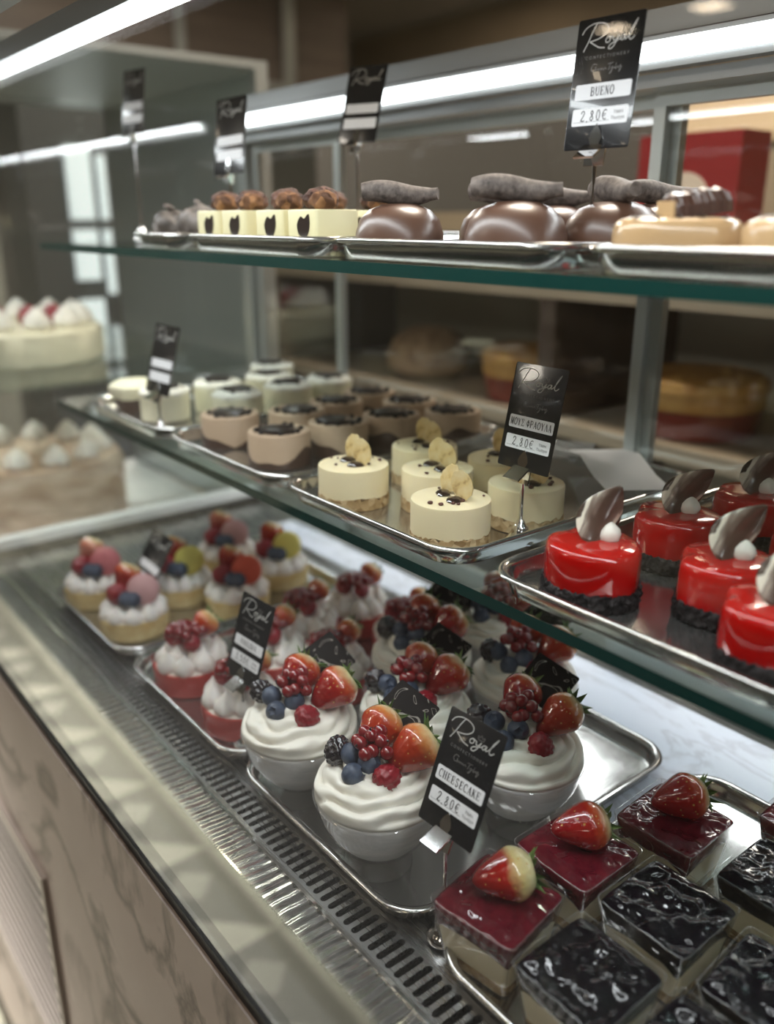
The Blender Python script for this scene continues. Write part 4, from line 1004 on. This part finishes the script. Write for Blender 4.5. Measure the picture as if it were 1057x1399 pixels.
# ------------------------------------------------------------------ the room
RX0, RX1, RY0, RY1, ZF, ZT = -6.2, 2.4, -6.4, 4.6, -1.80, 1.35
struct('floor', M1(box(RX0, RX1, RY0, RY1, ZF-.05, ZF), FTILE, 'floor', False))
struct('ceiling', M1(box(RX0, RX1, RY0, RY1, ZT, ZT+.05), CEILM, 'ceil', False))
struct('wall_back', M1(box(RX0, RX1, RY1, RY1+.05, ZF, ZT), WALLM, 'w', False))
struct('wall_front', M1(box(RX0, RX1, RY0-.05, RY0, ZF, ZT), BROWNM, 'w', False))
struct('wall_left', M1(box(RX0-.05, RX0, RY0, RY1, ZF, ZT), GREYW, 'w', False))
struct('wall_right', M1(box(RX1, RX1+.05, RY0, RY1, ZF, ZT), BROWNM, 'w', False))
# partition behind the counter: beige upper wall with dark lower part
struct('wall_partition_2', M1(box(-3.3, -1.56, 2.25, 2.30, ZF, .30), mat('dark_partition', (.105, .095, .085), .6), 'w', False))
struct('wall_partition', M1(box(-1.555, RX1, 2.25, 2.30, ZF, .30), WALLM, 'w', False))
struct('trim_1', M1(box(-5.0, -4.9, .3, 3.6, .74, ZT), BROWNM, 'w', False))
struct('trim_2', M1(box(-5.02, -4.88, .3, 3.6, .69, .74), DARKWOOD, 'w', False))
bb = MB(); bb.add(box(-4.88, -4.86, 2.4, 2.46, .74, ZT)); bb.add(box(-4.88, -4.86, 3.10, 3.18, .4, ZT)); bb.add(box(-4.88, -4.86, 2.46, 3.10, .74, .78))
struct('trim_3', bb.mesh('frame', POSTM, False))
# window wall with columns far to the left
for i, (ya, yb2) in enumerate(((.55, .95), (1.15, 1.5), (1.75, 2.1), (2.7, 3.0))):
    struct('wall_column_%d' % (i+1), M1(box(-5.6, -5.5, ya, yb2, ZF, .69), mat('column_%d' % i, (.62, .64, .58), .6), 'c', False))
fr_ = thing('drinks_fridge', 'tall dark drinks fridge with two bright vertical lamps far behind', 'fridge', -3.7, 1.36, ZF-0)
part('fridge_body', M1(box(-.30, 0, -.22, .24, 0, 2.30), mat('fridge_body', (.10, .11, .11), .4), 'f', False), fr_)
part('fridge_lamp', M1(box(.001, .02, -.06, .04, 1.80, 2.08), FRIDGE, 'f', False), fr_); part('fridge_lamp', M1(box(.001, .02, .07, .10, 1.80, 2.05), FRIDGE, 'f', False), fr_)
for a_, b_, c_, d_ in ((-.06, .04, 1.56, 1.76), (.07, .10, 1.50, 1.76), (-.06, .04, 1.28, 1.48)): part('fridge_lamp', M1(box(.001, .02, a_, b_, c_, d_), FRIDGE, 'f', False), fr_)
struct('trim_4', M1(box(-1.50, RX1, 2.235, 2.249, .19, .30), mat('pale_beige_panel', (.78, .60, .40), .6), 'w', False))
part('case_led', M1(box(-.44, .45, -.34, -.31, .285, .292), LEDM, 'e', False), nb)
part('top_panel', M1(box(-.45, .47, -.36, .36, .300, .315), POSTM, 'e', False), nb)
# back counter rack with bakery goods
rack = thing('bakery_rack', 'brown wooden bakery rack behind the sliding doors', 'rack', 0, 0, ZF)
def zz(z): return z - ZF
part('rack_back', M1(box(-2.25, .5, 1.80, 1.82, .0, zz(.02)), mat('rack_back', (.34, .28, .20), .6), 'r', False), rack)
for z in (-.395, -.66, -.12):
    part('rack_board', M1(box(-2.25, .5, 1.36, 1.80, zz(z-.03), zz(z)), mat('rack_board_%d' % int(-z*100), (.36, .29, .21), .5), 'r', False), rack)
for x in (-2.22, -1.18, -.2, .45): part('rack_upright', M1(box(x-.02, x+.02, 1.36, 1.80, 0, zz(-.426)), DARKWOOD, 'r', False), rack)
for x in (-2.22, -1.18, -.2, .45): part('rack_upright', M1(box(x-.02, x+.02, 1.36, 1.80, zz(-.394), zz(-.151)), DARKWOOD, 'r', False), rack)
loaf = thing('round_loaf', 'round crusty brown loaf on the rack behind the left sliding door', 'bread', -1.72, 1.52, -.394)
part('loaf_crust', M1(lathe([(.07, 0), (.105, .02), (.11, .055), (.09, .10), (.05, .125), (.001, .132)], 40, lambda r, z, a: r*(1+.03*sin(5*a)+.02*sin(9*a+z*40)), True, True), LOAFM, 'l'), loaf)
def pie(x, y, z, r, label):
    t = thing('glazed_pie', label, 'pie', x, y, z, 0, 'golden pies on the rack')
    part('red_dish', M1(lathe([(r*.8, 0), (r*.85, .002), (r*.95, .055), (r*.93, .056), (.001, .05)], 48, None, True, True), DISHRED, 'd'), t)
    part('cream_layer', M1(lathe([(r*.93, .056), (r*.97, .062), (r*.97, .085), (.001, .086)], 48, None, True, True), PIEY, 'c'), t)
    part('golden_top', M1(lathe([(r*.97, .086), (r, .092), (r*.98, .108), (r*.85, .118), (.001, .120)], 48, lambda rr, zz_, a: rr*(1+.015*sin(22*a)), True, True), PIEY, 'g'), t)
pie(-.905, 1.50, -.394, .125, 'golden topped pie in a red dish, seen through the right sliding door')
pie(-1.335, 1.50, -.394, .12, 'golden topped pie on the rack behind the price card reading ΜΟΥΣ ΦΡΑΟΥΛΑ')
t = solo('red_carton', MB().add(box(-.10, .12, -.05, .05, 0, .275)).mesh('c', REDBOX, False), 'red carton with a pale round print above the caramel cakes', 'carton', -1.03, 1.60, -.119)
pr_ = part('pale_print', M1(lathe([(.055, 0), (.055, .002)], 32, None, True, True), OFFW, 'p'), t, T(.01, -.0505, .15, rx=R(90)))
solo('paper_bag', M1(loops([rrect(.09, .05, .01, 0), rrect(.10, .055, .01, .03), rrect(.095, .04, .01, .15), rrect(.09, .012, .01, .17)]), OFFW, 'bag'), 'cream paper bag beside the red carton', 'bag', -.74, 1.60, -.119)
solo('reflection_dark_mat', M1(rbox(2.9, 1.35, 0, .006, .03, .002), DUCT, 'mat', False), 'added black mat out of view, darkening the floor mirrored in the glass', 'mat', -1.7, -1.78, ZF+.0003)  # added unseen mat, keeps bright floor tiles out of the glass reflections
# hanging signboard on the shop wall opposite the case, seen only mirrored in the glass
sg = thing('hanging_sign', 'brown oval signboard with dark capitals hanging across the shop', 'sign', -3.72, -2.6, 1.06)
part('sign_board', M1(loops([[(0+.80*cos(tau*i/40), y, .13*sin(tau*i/40)) for i in range(40)] for y in (-.02, .02)]), mat('sign_brown', (.16, .12, .10), .6), 's', False), sg)
bb = MB(); text(bb, 'ZEHN', -.42, .10, -.085, .035); me = bb.mesh('letters', INK, False)
part('sign_lettering', me, sg, T(0, .021, 0, rx=R(90), rz=R(180)))
part('hanging_rod', M1(box(-.01, .01, -.01, .01, .13, ZT-1.06), DARKM, 'h', False), sg)

# ------------------------------------------------------------------ lights
def area(name, loc, size, sy, power, color, rot=(0, 0, 0)):
    l = bpy.data.lights.new(name, 'AREA'); l.shape = 'RECTANGLE'; l.size = size; l.size_y = sy; l.energy = power; l.color = color
    o = bpy.data.objects.new(name, l); COL.objects.link(o); o.location = (loc[0], loc[1], loc[2]+ZC); o.rotation_euler = rot; return o
cool = (.93, .97, 1.)
area('front_led_light', ((CL+CR)/2, .3825, .1795), CR-CL-.06, .045, 6.6, cool)
area('rear_led_light', ((CL+CR)/2, YB-.062, .172), CR-CL-.08, .02, 5, cool, (R(-35), 0, 0))
area('shelf_led_light', ((CL+CR)/2, YB-.024, -.346), CR-CL-.12, .03, 2.5, cool, (R(22), 0, 0))
area('neighbour_led_light', (-2.2, .36, .278), .85, .03, 5, cool)
lampme = M1(box(-.11, .11, -.11, .11, -.012, 0), LAMPW, 'lamp', False); lampfr = M1(loops([[(x, y, z) for x, y in ((-s, -s), (s, -s), (s, s), (-s, s))] for s, z in ((.112, -.0001), (.14, -.001), (.14, -.014), (.112, -.014))], False, False), WHITEM, 'lf', False)
LAMPS = [(-2.30, 3.60, 'behind the counter, over the right rear door'), (-4.20, 3.95, 'behind the counter, further left'), (-3.70, -5.20, 'across the shop near the far wall'), (-4.55, -5.30, 'across the shop, left of its neighbour'), (-1.6, -1.4, 'over the customer area near the case'), (-3.8, -1.6, 'over the customer area, further along'), (.8, -1.4, 'over the customer area by the right wall'), (-.6, 1.15, 'over the rack behind the case'), (-2.6, 1.3, 'over the gap between the two cases'), (-1.0, -4.0, 'in the middle of the customer area')]
for x, y, lb in LAMPS:
    t = thing('ceiling_lamp', 'square warm ceiling lamp ' + lb, 'lamp', x, y, ZT-.0005, 0, 'square ceiling lamps')
    part('diffuser', lampme, t); part('lamp_frame', lampfr, t)
for x, y, p in ((-2.6, -2.2, 22), (-4.5, -3.5, 16), (.9, -3.0, 6), (-1.0, 1.25, 42), (-3.6, 1.6, 42), (-1.5, 3.4, 25)):
    area('room_light', (x, y, ZT-.03), .5, .5, p, (1, .88, .76))
o = area('floor_fill_light', (-2.7, -.55, ZT-.04), .3, .3, 62, (1, .95, .88)); o.data.spread = R(80)  # added light without a fitting, brightens the floor strip mirrored in the glass
w = bpy.data.worlds.new('World'); scene.world = w; w.use_nodes = True
w.node_tree.nodes['Background'].inputs[0].default_value = (.9, .95, 1, 1); w.node_tree.nodes['Background'].inputs[1].default_value = .05

# ------------------------------------------------------------------ camera
F = 1169.; pitch = math.atan((699.5-300)/F); yaw = math.atan(988/(F/cos(pitch)))
fwd = Vector((-cos(yaw)*cos(pitch), sin(yaw)*cos(pitch), -sin(pitch))); rt = Vector((sin(yaw), cos(yaw), 0)); up = rt.cross(fwd)
cam = bpy.data.cameras.new('camera'); co = bpy.data.objects.new('camera', cam); COL.objects.link(co)
co.matrix_world = Matrix.Translation((0, 0, ZC)) @ Matrix((rt, up, -fwd)).transposed().to_4x4()
cam.sensor_fit = 'HORIZONTAL'; cam.sensor_width = 36; cam.lens = F/1057*36; cam.clip_start = .01
cam.dof.use_dof = True; cam.dof.focus_distance = .80; cam.dof.aperture_fstop = 3.0
scene.camera = co
vs = scene.view_settings; vs.view_transform = 'Standard'; vs.look = 'None'; vs.exposure = .12; vs.gamma = 1; vs.use_curve_mapping = False
scene.cycles.transparent_max_bounces = 32; scene.cycles.max_bounces = 10; scene.cycles.sample_clamp_indirect = 6.
